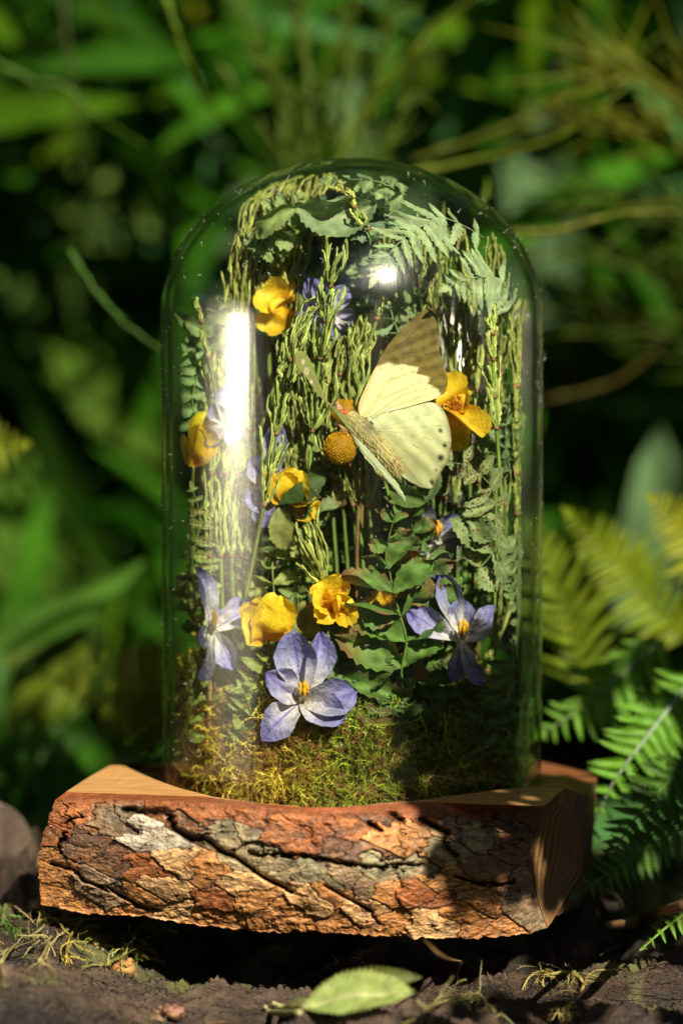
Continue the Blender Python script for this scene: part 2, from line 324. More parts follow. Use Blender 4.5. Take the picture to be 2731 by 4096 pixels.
PY[:, :] += (n2*9+n3*7)*np.clip((v-.8)*5, 0, 1)[:, None]*np.clip(u*30, 0, 1)[None]*np.clip((1-u)*30, 0, 1)[None]; PX[:, :] += (n2*8)*np.clip(1-u*25, 0, 1)[None]*np.clip(v*8, 0, 1)[:, None]
YD = YD - H*fade*.62
Dr = np.stack([(PX-1365.5)/FPX, math.cos(PITCH)+(2048-PY)/FPX*math.sin(PITCH), -math.sin(PITCH)+(2048-PY)/FPX*math.cos(PITCH)], -1)
BV = CAM + Dr*((YD-CAM[1])/Dr[..., 1])[..., None]
plate_split(BV.reshape(-1, 3), BC.reshape(-1, 3), lab, nI, nJ, 'bark_plate', M_BARK, slab, 3)
topE, botE, rightE, leftE = BV[0], BV[-1], BV[:, -1], BV[:, 0]
# cut top: left horn and right wedge stand 5 mm above the round recess the dome sits in
TAN, RED = np.array((.62, .33, .12)), np.array((.30, .10, .04))
def arc(a0, a1, R, n, z): 
    a = np.radians(np.linspace(a0, a1, n)); return np.stack([R*np.cos(a), R*np.sin(a), np.full(n, z)], -1)
def resample(pl, n):
    pl = np.asarray(pl, float); d = np.r_[0, np.cumsum(np.linalg.norm(np.diff(pl, axis=0), axis=1))]; t = np.linspace(0, d[-1], n)
    return np.stack([np.interp(t, d, pl[:, k]) for k in range(3)], -1)
def strip_surf(name, A, B, n, m, col, mat, amp=0.0, colf=None):
    A, B = resample(A, n), resample(B, n); t = np.linspace(0, 1, m)[None, :, None]; V = A[:, None]*(1-t)+B[:, None]*t
    C = np.ones((n, m, 3))*col
    if colf is not None: C = colf(V, C)
    return mobj(name, V.reshape(-1, 3), grid_faces(n, m), C.reshape(-1, 3), mat, slab)
def woodc(V, C):
    g = np.sin(V[..., 1]*9+np.sin(V[..., 0]*.5)*2)[..., None]; return C*(1+.09*g)
ZT = .5
hornback = [PZ(265, 3167, ZT), PZ(350, 3112, ZT), PZ(440, 3062, ZT), PZ(492, 3061, ZT), PZ(545, 3086, ZT), PZ(620, 3118, ZT), PZ(720, 3153, ZT), PZ(860, 3188, ZT), PZ(1000, 3209, ZT), PZ(1200, 3226, ZT)]
hf = [PZ(265, 3168, ZT), PZ(600, 3179, ZT), PZ(812, 3186, ZT), PZ(1000, 3210, ZT), PZ(1200, 3228, ZT)]
strip_surf('top_face', hf, hornback, 60, 14, TAN, M_WOOD, colf=woodc)
wf = [PZ(1480, 3218, ZT), PZ(1665, 3206, ZT), PZ(1950, 3217, ZT), PZ(2176, 3224, ZT)]
wb = [PZ(1480, 3217, ZT), PZ(1665, 3202, ZT), PZ(1850, 3178, ZT), PZ(2000, 3158, ZT), PZ(2090, 3151, ZT), PZ(2254, 3153, ZT)]
strip_surf('top_face', wf, wb, 50, 12, TAN*.85, M_WOOD, colf=woodc)
# cambium band between the cut top and the bark
front_top = np.vstack([resample(hf, 40), resample([PZ(1220, 3229, ZT), PZ(1340, 3230, ZT), PZ(1460, 3221, ZT)], 12), resample(wf, 30)])
strip_surf('cambium_band', front_top, topE, 300, 5, np.array((.30, .085, .03)), M_BARK, colf=lambda V, C: C*(1+.35*np.array([fbm(a*2, b*2, c*2) for a, b, c in V.reshape(-1, 3)]).reshape(V.shape[:2])[..., None]))
# recess walls and floor, rear part of the slab
rw = lambda pl, nm: strip_surf(nm, pl, np.asarray(pl)*[1, 1, 0]+[0, 0, -.02], 40, 3, RED, M_WOOD)
rw(hornback[2:], 'recess_wall'); rw(wb, 'recess_wall')
outl = [PZ(440, 3062, 0.)+[0, .5, 0], (-7.2, 2.6, 0), (-5.5, 6.2, 0), (0, 8, 0), (5, 6.5, 0), (8.0, 1.5, 0), (7.3, -2.2, 0), (6.15, -4.3, 0)]
inner = [(-5, -5, 0)]
cen = np.array([0, -1., -.02]); ringo = np.vstack([resample(outl, 60)-[0, 0, .02], resample([(6.15, -4.3, -.02), (3, -6.6, -.02), (0, -7.2, -.02), (-3.5, -6.8, -.02), (-6.6, -4.6, -.02), (-7.9, -1.2, -.02), PZ(440, 3062, 0.)+[0, .5, -.02]], 50)])
t = np.linspace(0, 1, 14)[None, :, None]; FV = ringo[:, None]*(1-t)+cen*t
mobj('recess_floor', FV.reshape(-1, 3), grid_faces(len(ringo), 14), RED*.8*np.ones((FV.size//3, 3)), M_WOOD, slab)
strip_surf('rear_side', np.array(resample(outl, 60))-[0, 0, .02], np.array(resample(outl, 60))*[.97, .97, 0]+[0, 0, -3.6], 60, 8, DK, M_BARK)
# end grain at the right: ridged, dark
er = np.array([P(2318, 3168, -2.4), P(2320, 3250, -2.3), P(2320, 3400, -2.4), P(2318, 3498, -2.5), P(2267, 3575, -3.2), P(2200, 3690, -4.5)])
el = np.vstack([[PZ(2254, 3153, ZT)], rightE[::12], [rightE[-1]]]); n_, m_ = 60, 60
A_, B_ = resample(el, n_), resample(er, n_); t = np.linspace(0, 1, m_)[None, :, None]; EV = A_[:, None]*(1-t)+B_[:, None]*t
rid = np.sin(t*62+1.5*np.sin(t*9)+np.linspace(0, 2, n_)[:, None, None])[..., 0]; EV[..., 0] += rid*.025
mobj('end_grain', EV.reshape(-1, 3), grid_faces(n_, m_), ((np.array((.17, .09, .035))*(1+.45*rid[..., None]))*np.ones((n_, m_, 3))).reshape(-1, 3), M_WOOD, slab)
# top cap joining wedge to the rear right part, left end, underside
strip_surf('top_face', [PZ(2254, 3153, ZT), er[0]], [PZ(2090, 3151, ZT), np.array((6.6, -1.8, .3))], 8, 8, RED*1.3, M_WOOD)
lb = np.array([(-7.2, 2.6, 0), (-7.3, 2.6, -1.5), (-7.2, 2.2, -3.2)]); strip_surf('left_end', leftE, np.vstack([[hornback[2]], lb]), 30, 16, DK, M_BARK)
strip_surf('under_face', botE, [(-7.2, 2.6, -3.3), (0, 7.4, -3.6), (6.5, -2, -3.6)], 100, 10, np.array(DK)*.6, M_BARK)
strip_surf('top_face', [topE[0], hornback[0]], [leftE[6], hornback[2]], 6, 6, RED, M_BARK)

# ================================================================== GLASS DOME
def dome_profile(R, top, n1=40, n2=36):
    pr = [(R*math.sin(a) if True else 0, ZC+(top)*math.cos(a)) for a in np.linspace(0.0005, math.pi/2, n2)]
    return pr + [(R, z) for z in np.linspace(ZC, .18, n1)[1:]]
outer = dome_profile(R0, HB); innr = dome_profile(R0-TH, HB-TH)
lip = [(R0-.03, .08), (R0-.09, .02), (R0-TH/2, .0), (R0-TH+.06, .02)]
prof = outer+lip+innr[::-1]; na = 160; V = []
for (rr, z) in prof:
    for j in range(na):
        a = 2*math.pi*j/na; k = 1+.0016*math.sin(3*a+z*.2)+.001*math.sin(7*a); V.append((rr*k*math.cos(a), rr*k*math.sin(a), z))
F = [(i*na+j, (i+1)*na+j, (i+1)*na+(j+1) % na, i*na+(j+1) % na) for i in range(len(prof)-1) for j in range(na)]
m, t = newmat('clear_glass'); L = t.links.new; out = N(t, 'ShaderNodeOutputMaterial')
tc = N(t, 'ShaderNodeTexCoord'); mp = N(t, 'ShaderNodeMapping'); mp.inputs['Scale'].default_value = (900, 900, 8); L(tc.outputs['Object'], mp.inputs[0])
no = N(t, 'ShaderNodeTexNoise'); no.inputs['Scale'].default_value = .55; no.inputs['Detail'].default_value = 3; L(mp.outputs[0], no.inputs[0])
bp = N(t, 'ShaderNodeBump'); bp.inputs['Strength'].default_value = .5; bp.inputs['Distance'].default_value = .00016; L(no.outputs[0], bp.inputs['Height'])
mp2 = N(t, 'ShaderNodeMapping'); mp2.inputs['Scale'].default_value = (60, 60, 25); L(tc.outputs['Object'], mp2.inputs[0])
no2 = N(t, 'ShaderNodeTexNoise'); no2.inputs['Scale'].default_value = 1.2; L(mp2.outputs[0], no2.inputs[0])
bp2 = N(t, 'ShaderNodeBump'); bp2.inputs['Strength'].default_value = .3; bp2.inputs['Distance'].default_value = .0005; L(no2.outputs[0], bp2.inputs['Height']); L(bp.outputs[0], bp2.inputs['Normal'])
lw = N(t, 'ShaderNodeLayerWeight'); lw.inputs[0].default_value = .5
pw_ = N(t, 'ShaderNodeMath', operation='POWER'); pw_.inputs[1].default_value = 5; L(lw.outputs['Facing'], pw_.inputs[0])
fr = N(t, 'ShaderNodeMath', operation='MULTIPLY_ADD'); fr.inputs[1].default_value = .9; fr.inputs[2].default_value = .042; L(pw_.outputs[0], fr.inputs[0])
cr = N(t, 'ShaderNodeMapRange'); cr.inputs[1].default_value = .55; cr.inputs[2].default_value = 1; L(lw.outputs['Facing'], cr.inputs[0])
mxc = N(t, 'ShaderNodeMix', data_type='RGBA'); L(cr.outputs[0], mxc.inputs[0]); mxc.inputs[6].default_value = (.985, .99, .98, 1); mxc.inputs[7].default_value = (.78, .9, .68, 1)
tr = N(t, 'ShaderNodeBsdfTransparent'); L(mxc.outputs[2], tr.inputs[0])
rf = N(t, 'ShaderNodeBsdfRefraction'); rf.inputs['IOR'].default_value = 1.44; rf.inputs['Roughness'].default_value = .02; rf.inputs['Color'].default_value = (.93, .98, .9, 1); L(bp.outputs[0], rf.inputs['Normal'])
rr_ = N(t, 'ShaderNodeMapRange'); rr_.inputs[1].default_value = .74; rr_.inputs[2].default_value = .93; rr_.inputs[4].default_value = .88; L(lw.outputs['Facing'], rr_.inputs[0])
mt = N(t, 'ShaderNodeMixShader'); L(rr_.outputs[0], mt.inputs[0]); L(tr.outputs[0], mt.inputs[1]); L(rf.outputs[0], mt.inputs[2])
g1 = N(t, 'ShaderNodeBsdfGlossy'); g1.inputs['Roughness'].default_value = .06; L(bp2.outputs[0], g1.inputs['Normal'])
g2 = N(t, 'ShaderNodeBsdfGlossy'); g2.inputs['Roughness'].default_value = .24; L(bp2.outputs[0], g2.inputs['Normal'])
mg = N(t, 'ShaderNodeMixShader'); mg.inputs[0].default_value = .25; L(g1.outputs[0], mg.inputs[1]); L(g2.outputs[0], mg.inputs[2])
mf = N(t, 'ShaderNodeMixShader'); L(fr.outputs[0], mf.inputs[0]); L(mt.outputs[0], mf.inputs[1]); L(mg.outputs[0], mf.inputs[2]); L(mf.outputs[0], out.inputs[0])
dome = mobj('glass_dome', V, F, (1, 1, 1), m); tag(dome, 'clear glass bell dome standing on the wooden slab over dried flowers', 'glass dome')
# dust specks and lint on the glass: too many to count
mb = MB()
for i in range(620):
    a = rng.uniform(-math.pi, 0); z = rng.uniform(1, 19.3); R = R0+.012
    if z > ZC: R = (R0+.012)*math.sqrt(max(0, 1-((z-ZC)/(HB+.012))**2))
    c = np.array([R*math.cos(a), R*math.sin(a), z])
    if rng.random() < .12:
        q = [c+rng.normal(0, .05, 3)*[1, .2, 1]+np.array([0, 0, .02*k]) for k in range(4)]; mb.add(*tube(q, .004, 3, cA=(.8, .8, .75), sub=7))
    else: mb.add(*ball(c, rng.uniform(.005, .013), 4, col=(.8, .78, .7)))
tag(mb.build('dust_specks', M_PIN), 'pale dust specks and lint clinging to the glass dome', 'dust', kind='stuff')

# ================================================================== BUTTERFLY
INDOME = True
bf = thing('butterfly', 'pale yellow butterfly with dark wing tips pinned upright among the flowers', 'butterfly', P(1480, 1750, -3.6))
cr4 = lambda x, y: (1150+.6697*x, 1200+.6697*y)
def wing(name, outline, root, depth, colf, label=None, nr=46, nm=150):
    O = np.array([cr4(*q) for q in outline]); d = np.r_[0, np.cumsum(np.hypot(*np.diff(O, axis=0).T))]; tt = np.linspace(0, d[-1], nm)
    # smooth outline
    O = np.stack([np.interp(tt, d, O[:, 0]), np.interp(tt, d, O[:, 1])], -1)
    K = np.array([.1, .2, .4, .2, .1]); Op = np.pad(O, ((2, 2), (0, 0)), mode='edge'); O = np.stack([np.convolve(Op[:, k], K, 'valid') for k in (0, 1)], -1)
    O = O+np.stack([np.convolve(rng.normal(0, 2.6, nm+2), [.3, .4, .3], 'valid') for _ in (0, 1)], -1)*(np.arange(nm) > nm*.4)[:, None]
    rt = np.array(cr4(*root)); r_ = np.linspace(0, 1, nr)[None, :, None]; G = rt+(O[:, None]-rt)*r_
    ux, uy = (G[..., 0]-1150)/.6697, (G[..., 1]-1200)/.6697
    V = np.array([P(a, b, depth(c, e)) for a, b, c, e in zip(G[..., 0].ravel(), G[..., 1].ravel(), ux.ravel(), uy.ravel())])
    C = colf(ux.ravel(), uy.ravel(), (r_*np.ones((nm, 1, 1))).ravel())
    o = mobj(name, V, grid_faces(nm, nr), C, M_WING, bf); sm = o.modifiers.new('thickness', 'SOLIDIFY'); sm.thickness = .00012
    if label: o['label'] = label
    return o
def seg(x, y, a, b):
    L2 = (b[0]-a[0])**2+(b[1]-a[1])**2; t = np.clip(((x-a[0])*(b[0]-a[0])+(y-a[1])*(b[1]-a[1]))/L2, 0, 1); return np.hypot(x-a[0]-t*(b[0]-a[0]), y-a[1]-t*(b[1]-a[1]))
def veins(x, y, C, vs, wd, col):
    for a, b in vs:
        f = np.exp(-(seg(x, y, a, b)/wd)**2)[:, None]*.75; C = C*(1-f)+np.asarray(col)*f
    return C
CREAM, OLIVE, PALE = np.array((.95, .87, .46)), np.array((.155, .12, .035)), np.array((.64, .67, .34))
bx = np.array([500, 530, 600, 640, 700, 725, 775, 790, 768, 810, 852, 845, 830, 870, 905, 925, 960]); 
edge_pl = [(500, 420), (530, 397), (560, 390), (600, 375), (640, 392), (690, 384), (722, 394), (782, 405), (768, 440), (810, 450), (852, 464), (836, 500), (900, 535), (908, 560), (965, 600)]
def fore_col(x, y, r_):
    wobx = np.array([fbm(a*.02, b*.02)*7 for a, b in zip(x, y)]); C = np.tile(CREAM, (len(x), 1))
    C = C*(1+.10*wobx[:, None]/7)
    lead = np.clip(1-seg(x, y, (425, 650), (530, 395))/28, 0, 1)[:, None]; C = C*(1-lead*.7)+np.array((.82, .50, .20))*lead*.7
    teal = np.exp(-(np.hypot((x-525)/38, (y-703)/16))**2)[:, None]; C = C*(1-teal*.8)+np.array((.36, .58, .44))*teal*.8
    wht = np.exp(-(np.hypot((x-625)/50, (y-655)/18))**2)[:, None]; C = C*(1-wht*.7)+np.array((.72, .78, .66))*wht*.7
    C = veins(x, y, C, [((455, 690), (610, 480)), ((610, 480), (630, 400)), ((500, 715), (620, 640)), ((620, 640), (900, 540)), ((480, 690), (560, 560)), ((490, 700), (700, 560)), ((700, 560), (870, 520)), ((610, 480), (700, 400)), ((640, 470), (760, 430)), ((610, 480), (790, 410)), ((560, 590), (850, 465))], 3.0, (.42, .44, .16))
    # dark tip: sign by crossing of the zigzag polyline
    ins = np.zeros(len(x), bool); poly = edge_pl+[(1000, 620), (1000, 0), (480, 0), (480, 420)]; j = len(poly)-1
    for i in range(len(poly)):
        (xi, yi), (xj, yj) = poly[i], poly[j]; c = ((yi > y) != (yj > y)) & (x < (xj-xi)*(y-yi)/(yj-yi+1e-9)+xi); ins ^= c; j = i
    pe = np.min([seg(x, y, a, b) for a, b in zip(edge_pl[:-1], edge_pl[1:])], axis=0); f = np.clip(.5+np.where(ins, pe, -pe)/5, 0, 1)[:, None]
    D = OLIVE*(1+.25*np.sin((x*.4+y)*.09)[:, None]+.5*(wobx[:, None]/7))+np.array((.05, .035, 0))*np.clip((y-150)/300, 0, 1)[:, None]
    D = veins(x, y, D, [((560, 360), (830, 330)), ((640, 300), (880, 200)), ((600, 330), (870, 90)), ((780, 405), (925, 400)), ((760, 360), (905, 300))], 2.5, (.07, .05, .02))
    C = C*(1-f)+D*f
    sp = np.exp(-(np.hypot(x-553, y-412)/9)**2)[:, None]; C = C*(1-sp*.7)+np.array((.2, .15, .05))*sp*.7
    return C
def hind_col(x, y, r_):
    C = np.tile(PALE, (len(x), 1)); w = np.array([fbm(a*.013, b*.013, 4) for a, b in zip(x, y)])[:, None]
    C = C*(1+.16*w)+np.array((.10, .12, .12))*np.clip(1-(y-600)/260, 0, 1)[:, None]
    for k in range(9):
        a = -12+k*13; e = (520+480*math.cos(math.radians(a)), 740+480*math.sin(math.radians(a))); C = veins(x, y, C, [((540, 770), e)], 1.7, (.34, .37, .17))
    hair = np.clip(1-seg(x, y, (590, 850), (760, 1010))/75, 0, 1)[:, None]*(.55+.45*np.sin((x-y)*.33)[:, None]); C = C*(1-hair*.75)+np.array((.24, .18, .08))*hair*.75
    rimf = np.clip((r_-.95)/.05, 0, 1)[:, None]*np.clip((x-840)/60, 0, 1)[:, None]; C = C*(1-rimf*.8)+np.array((.20, .14, .05))*rimf*.8
    for sx, sy, sr in [(912, 780, 12), (938, 868, 12), (915, 942, 17), (860, 1085, 12), (755, 870, 5), (885, 1015, 7), (868, 1100, 8)]:
        f = np.clip(1.6-np.hypot(x-sx, y-sy)/sr, 0, 1)[:, None]; C = C*(1-f)+np.array((.035, .035, .02))*f
    return C
wing('forewing', [(440, 700), (420, 660), (425, 615), (445, 565), (470, 515), (500, 450), (530, 390), (565, 325), (605, 262), (650, 205), (705, 148), (760, 100), (812, 62), (845, 44), (862, 42), (875, 70), (884, 110), (893, 180), (900, 240), (908, 300), (925, 365), (940, 420), (955, 470), (957, 505), (948, 535), (925, 560), (898, 588), (850, 602), (780, 612), (700, 632), (640, 658), (580, 690), (530, 722), (500, 728), (470, 715)], (478, 702),
     lambda x, y: -3.7-.4*(x-470)/400+.9*((700-y)/650)**2, fore_col)
wing('hindwing', [(490, 722), (540, 706), (600, 678), (680, 645), (760, 624), (850, 610), (890, 618), (925, 648), (948, 690), (962, 735), (972, 780), (980, 830), (978, 880), (968, 930), (950, 975), (925, 1015), (900, 1060), (880, 1100), (855, 1130), (820, 1128), (770, 1108), (720, 1080), (680, 1055), (655, 1035), (630, 960), (590, 880), (550, 820), (520, 780), (495, 750)], (520, 745),
     lambda x, y: -3.6-.5*(x-500)/450-.25*math.sin((y-600)/520*3)+.012*math.sin((x-y)*.05), hind_col)
def lf_col(x, y, r_):
    C = np.tile((.26, .29, .09), (len(x), 1)); C = veins(x, y, C, [((70, 320), (210, 590))], 4, (.2, .2, .06))
    for sx, sy, rx, ry in [(92, 370, 8, 14), (113, 425, 12, 20), (140, 490, 8, 12)]:
        f = np.clip(1.5-np.hypot((x-sx)/rx, (y-sy)/ry), 0, 1)[:, None]; C = C*(1-f)+np.array((.7, .62, .42))*f
        f = np.clip(1.3-np.hypot((x-sx)/rx*2.2, (y-sy)/ry*2.2), 0, 1)[:, None]*(1 if sy == 425 else 0); C = C*(1-f)+np.array((.12, .05, .03))*f
    return C
wing('forewing', [(318, 690), (270, 655), (225, 610), (195, 580), (160, 535), (130, 490), (95, 445), (60, 400), (42, 365), (40, 330), (55, 308), (80, 302), (105, 315), (130, 350), (150, 400), (165, 440), (180, 490), (200, 545), (225, 595), (275, 635), (325, 668), (345, 690), (372, 745), (380, 775), (360, 770), (340, 735)], (240, 620),
     lambda x, y: -4.6-.9*(350-x)/300, lf_col, 'far narrow forewing seen nearly edge-on with pale spots')
wing('hindwing', [(340, 700), (380, 770), (430, 840), (480, 890), (540, 960), (600, 1030), (650, 1090), (690, 1150), (715, 1212), (680, 1175), (640, 1130), (590, 1075), (540, 1025), (490, 975), (450, 920), (410, 850), (370, 780)], (450, 870),
     lambda x, y: -4.3-.5*(y-700)/500, lambda x, y, r_: veins(x, y, np.tile((.50, .58, .34), (len(x), 1)), [((360, 750), (440, 900)), ((440, 900), (560, 1035)), ((560, 1040), (700, 1190))], 5, (.17, .10, .04)), 'narrow hindwing seen edge-on')
# body: one surface from head to tail
bp_ = [(328, 672, -3.9, .16), (352, 690, -3.95, .26), (392, 722, -4.0, .33), (440, 770, -4.05, .41), (488, 822, -4.05, .40), (530, 860, -4., .33), (570, 905, -4.0, .37), (610, 950, -4.0, .36), (640, 990, -4.0, .27), (662, 1018, -4.0, .14), (668, 1026, -4., .03)]
pts = np.array([P(*cr4(a, b), c) for a, b, c, _ in bp_]); V, F, C = tube(pts, np.array([q[3] for q in bp_])*.74, 16, 0, (.4, .3, .12), sub=48)
Vr = V.reshape(48, 16, 3); tt = np.linspace(0, 1, 48)[:, None]*np.ones((1, 16)); seg_ = 1+.025*np.sin(tt*70)*(tt > .5); cenp = Vr.mean(1, keepdims=True); Vr = cenp+(Vr-cenp)*seg_[..., None]
bc = np.zeros((48, 16, 3)); bc[:] = (.46, .40, .17); bc[tt < .12] = (.45, .16, .05)
gz = np.clip(1-np.abs(tt-.34)/.16, 0, 1)*(np.clip((Vr[..., 2]-cenp[..., 2]+.1)*3.4, 0, 1)); bc = bc*(1-gz[..., None]*.85)+np.array((.10, .10, .08))*gz[..., None]*.85
bl = (np.sin(tt*70) > .93)*(tt > .55); bc[bl] = (.30, .17, .08); bc[tt > .965] = (.05, .04, .03)
mobj('body', Vr.reshape(-1, 3), F, bc.reshape(-1, 3), M_FUR, bf)
mb = MB()   # hairs over thorax and wing root
for i in range(1900):
    k = rng.integers(6, 45); j = rng.integers(0, 16); p = Vr[k, j]; nrm_ = nz(p-cenp[k, 0]); tn = nz(cenp[min(k+2, 47), 0]-cenp[k, 0]); e = p+(nrm_*.5+tn*.9+rng.normal(0, .25, 3))*rng.uniform(.08, .20)
    c = np.clip(bc[k, j]*rng.uniform(.8, 1.7), 0, 1); sdv = nz(np.cross(e-p, (0, -1, 0)))*.007; mb.add([p-sdv, p+sdv, e], [(0, 1, 2)], c)
tag(mb.build('body_hair', M_FUR, bf), kind='stuff')
mb = MB(); hp = P(*cr4(318, 668), -3.95)
mb.add(*ball(hp+[.02, -.12, -.02], .10, 9, (1, 1, 1.1), (.42, .09, .02))); mb.build('eye', M_PIN, bf)
mb = MB()
for a, b in (((318, 660), (286, 612)), ((306, 668), (292, 640))): mb.add(*tube([P(*cr4(*a), -3.95), P(*cr4(*b), -4.05)], [.13, .07], 7, .2, (.55, .32, .18), (.4, .2, .1), sub=6))
mb.build('palps', M_FUR, bf)
mb = MB(); 
for a, b, c in (((360, 790), (330, 765), (292, 742)), ((345, 800), (325, 770), (300, 750))): mb.add(*tube([P(*cr4(*a), -4.0), P(*cr4(*b), -4.1), P(*cr4(*c), -4.2)], [.07, .05, .04], 6, 0, (.42, .26, .12), sub=8))
mb.build('leg', M_FUR, bf)
mobj('pin_head', *ball(P(*cr4(290, 739), -4.35), .07, 9, col=(.85, .85, .8)), M_PIN, bf)

# ================================================================== FLOWERS
def button(label, px, py, Y, r_, stem):
    t = thing('button_flower', label, 'yellow flower', P(*stem[-1]), 'round yellow button flowers'); c = P(px, py, Y)
    mb = MB(); mb.add(*ball(c, r_*.93, 12, col=(.5, .27, .01)))
    n = 620; k = np.arange(n); ph_ = np.arccos(1-2*(k+.5)/n); th_ = np.pi*(1+5**.5)*k
    ico = [(0, 0, 1), (.9, 0, .1), (-.45, .78, .1), (-.45, -.78, .1), (0, 0, -.6)]; fc = [(0, 1, 2), (0, 2, 3), (0, 3, 1), (1, 4, 2), (2, 4, 3), (3, 4, 1)]
    for a, b in zip(ph_, th_):
        d = np.array([math.sin(a)*math.cos(b), math.sin(a)*math.sin(b), math.cos(a)]); q = nz(np.cross(d, (.3, .2, .9))); q2 = np.cross(d, q); s_ = r_*.062*rng.uniform(.8, 1.25)
        M = np.array([q, q2, d]); mb.add(np.array(ico)*s_@M + c+d*r_*rng.uniform(.93, 1.0), fc, jit((.85, .52, .02), .3))
    mb.build('flower_head', M_PETAL, t)
    mobj('stem', *tube([P(*s) for s in stem], .06, 6, .25, (.32, .18, .07), (.2, .12, .04), sub=18), M_HORSE, t)
button('round yellow button flower below the butterfly wing, nearest the glass', 1360, 1792, -4.2, .50, [(1385, 1840, -4.0), (1432, 1930, -3.4), (1430, 2100, -3.), (1420, 2500, -2.4), (1410, 2950, -2)])
button('round yellow button flower half hidden behind the butterfly head', 1385, 1650, -2.9, .46, [(1400, 1700, -2.8), (1445, 1930, -2.6), (1440, 2300, -2.3), (1430, 2950, -1.8)])
YEL, YDK = (.95, .68, .035), (.90, .50, .01)
def yflower(label, c, petals, Y, bright=1., stamens=12, stem=None, ball_=True):
    """petals: (tip px, tip py, width cm, bend, cup, tip depth offset)"""
    C0 = P(c[0], c[1], Y); t = thing('yellow_flower', label, 'yellow flower', C0, 'dried yellow flowers')
    for (tx, ty, wd, bend, cup, dy) in petals:
        T = P(tx, ty, Y+dy); mobj('petal', *blade(C0, T, wd*1.22, (rng.uniform(-.5, .5), -1, rng.uniform(-.1, .5)), bend*.8, rng.uniform(-.12, .12), 'cupp', cup*rng.uniform(.5, 1.2), .065, .07, 6, 26, 15, rng.uniform(-.55, .55), jit(np.array(YEL)*bright, .1), base=np.array(YDK), edge=(.95, .64, .06)), M_PETAL, t)
    if stamens:
        mb = MB()
        for i in range(stamens):
            a = rng.uniform(0, 6.28); e = C0+np.array([math.cos(a)*.32, -.35, math.sin(a)*.28+.12])*rng.uniform(.7, 1.2); mb.add(*tube([C0+[0, -.1, 0], (C0+e)/2+rng.normal(0, .05, 3), e], [.02, .02, .045], 5, 0, (.75, .36, .03), sub=6))
        tag(mb.build('stamens', M_PETAL, t), kind='stuff')
    if stem: mobj('stem', *tube([C0]+[P(*s) for s in stem], .05, 6, .2, (.22, .24, .06), (.14, .16, .04), sub=14), M_HORSE, t)
    return t
yflower('bright yellow cup flower with open petals left of the front blue flower', (1075, 2560), [(960, 2455, 1.0, .12, .35, -.5), (1010, 2400, .95, -.1, .2, .1), (1120, 2385, 1.15, .18, .3, -.7), (1150, 2460, .9, .2, .35, -.2), (1045, 2425, 1.2, .3, .3, -1.0)], -4.3, 1.05, 0, [(1090, 2700, -3.6), (1100, 2950, -3)])
yflower('crumpled bright yellow flower above and right of the front blue flower', (1330, 2440), [(1262, 2345, 1.0, .25, .45, -.7), (1300, 2330, .95, .15, .3, .1), (1375, 2308, .7, -.1, .3, -.1), (1408, 2400, .95, .25, .4, -.5), (1268, 2480, .7, .2, .4, -.6), (1345, 2372, .7, .1, .4, -.8)], -4.1, 1.0, 10, [(1340, 2600, -3.4), (1340, 2950, -3)])
yflower('orange yellow flower with drooping spotted petal right of the butterfly wing', (1815, 1640), [(1790, 1490, 1.0, .2, .3, -.2), (1870, 1560, .75, .2, .4, -.3), (1935, 1745, .72, .22, .45, -.8), (1840, 1800, .95, -.05, .2, .1), (1790, 1760, .8, .0, .3, .2)], -2.9, .9, 22)
yflower('yellow tulip shaped flower against the glass at the left', (775, 1862), [(735, 1712, 1.0, .2, .4, -.4), (800, 1700, 1.15, .25, .4, -.7), (835, 1745, .8, .2, .3, -.1), (700, 1745, .5, .1, .2, .2), (830, 1655, .7, .1, .3, .0), (862, 1700, .65, .1, .3, .1)], -2.6, 1.12, 0, [(770, 2050, -2.2), (780, 2400, -2.2)])
yflower('orange yellow flower cupped by a dark green leaf at the middle', (1150, 2010), [(1110, 1895, .85, .22, .35, -.6), (1195, 1880, .9, .2, .35, -.5), (1255, 1935, .8, .1, .3, -.3), (1090, 1930, .6, .1, .3, -.2)], -3.3, .92, 0)
yflower('orange flower scrap hanging below the dark curled leaf', (1225, 2030), [(1205, 2085, .5, .1, .3, -.2), (1265, 2040, .5, .1, .3, .1)], -2.9, .75, 0)
yflower('orange yellow flower with fingerlike petals at upper left of the dome', (1130, 1230), [(1050, 1150, 1.05, .2, .3, -.3), (1065, 1330, .8, .1, .25, -.1), (1120, 1190, .8, .1, .3, -.3), (1145, 1105, .24, .1, .2, 0), (1175, 1112, .2, 0, .2, 0), (1115, 1120, .16, 0, .2, .1), (1195, 1130, .16, 0, .2, .1), (1190, 1330, .8, .1, .3, .2)], -1.6, .95, 0)
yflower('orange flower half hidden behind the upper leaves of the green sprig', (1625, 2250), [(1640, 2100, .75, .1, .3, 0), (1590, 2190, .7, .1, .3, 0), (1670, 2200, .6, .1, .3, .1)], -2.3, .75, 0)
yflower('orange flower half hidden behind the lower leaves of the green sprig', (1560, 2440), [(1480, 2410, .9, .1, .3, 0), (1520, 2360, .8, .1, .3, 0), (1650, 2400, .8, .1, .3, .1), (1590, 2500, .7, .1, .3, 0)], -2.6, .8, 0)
BLU, BLW, BLP = (.33, .34, .55), (.74, .70, .60), (.15, .11, .40)
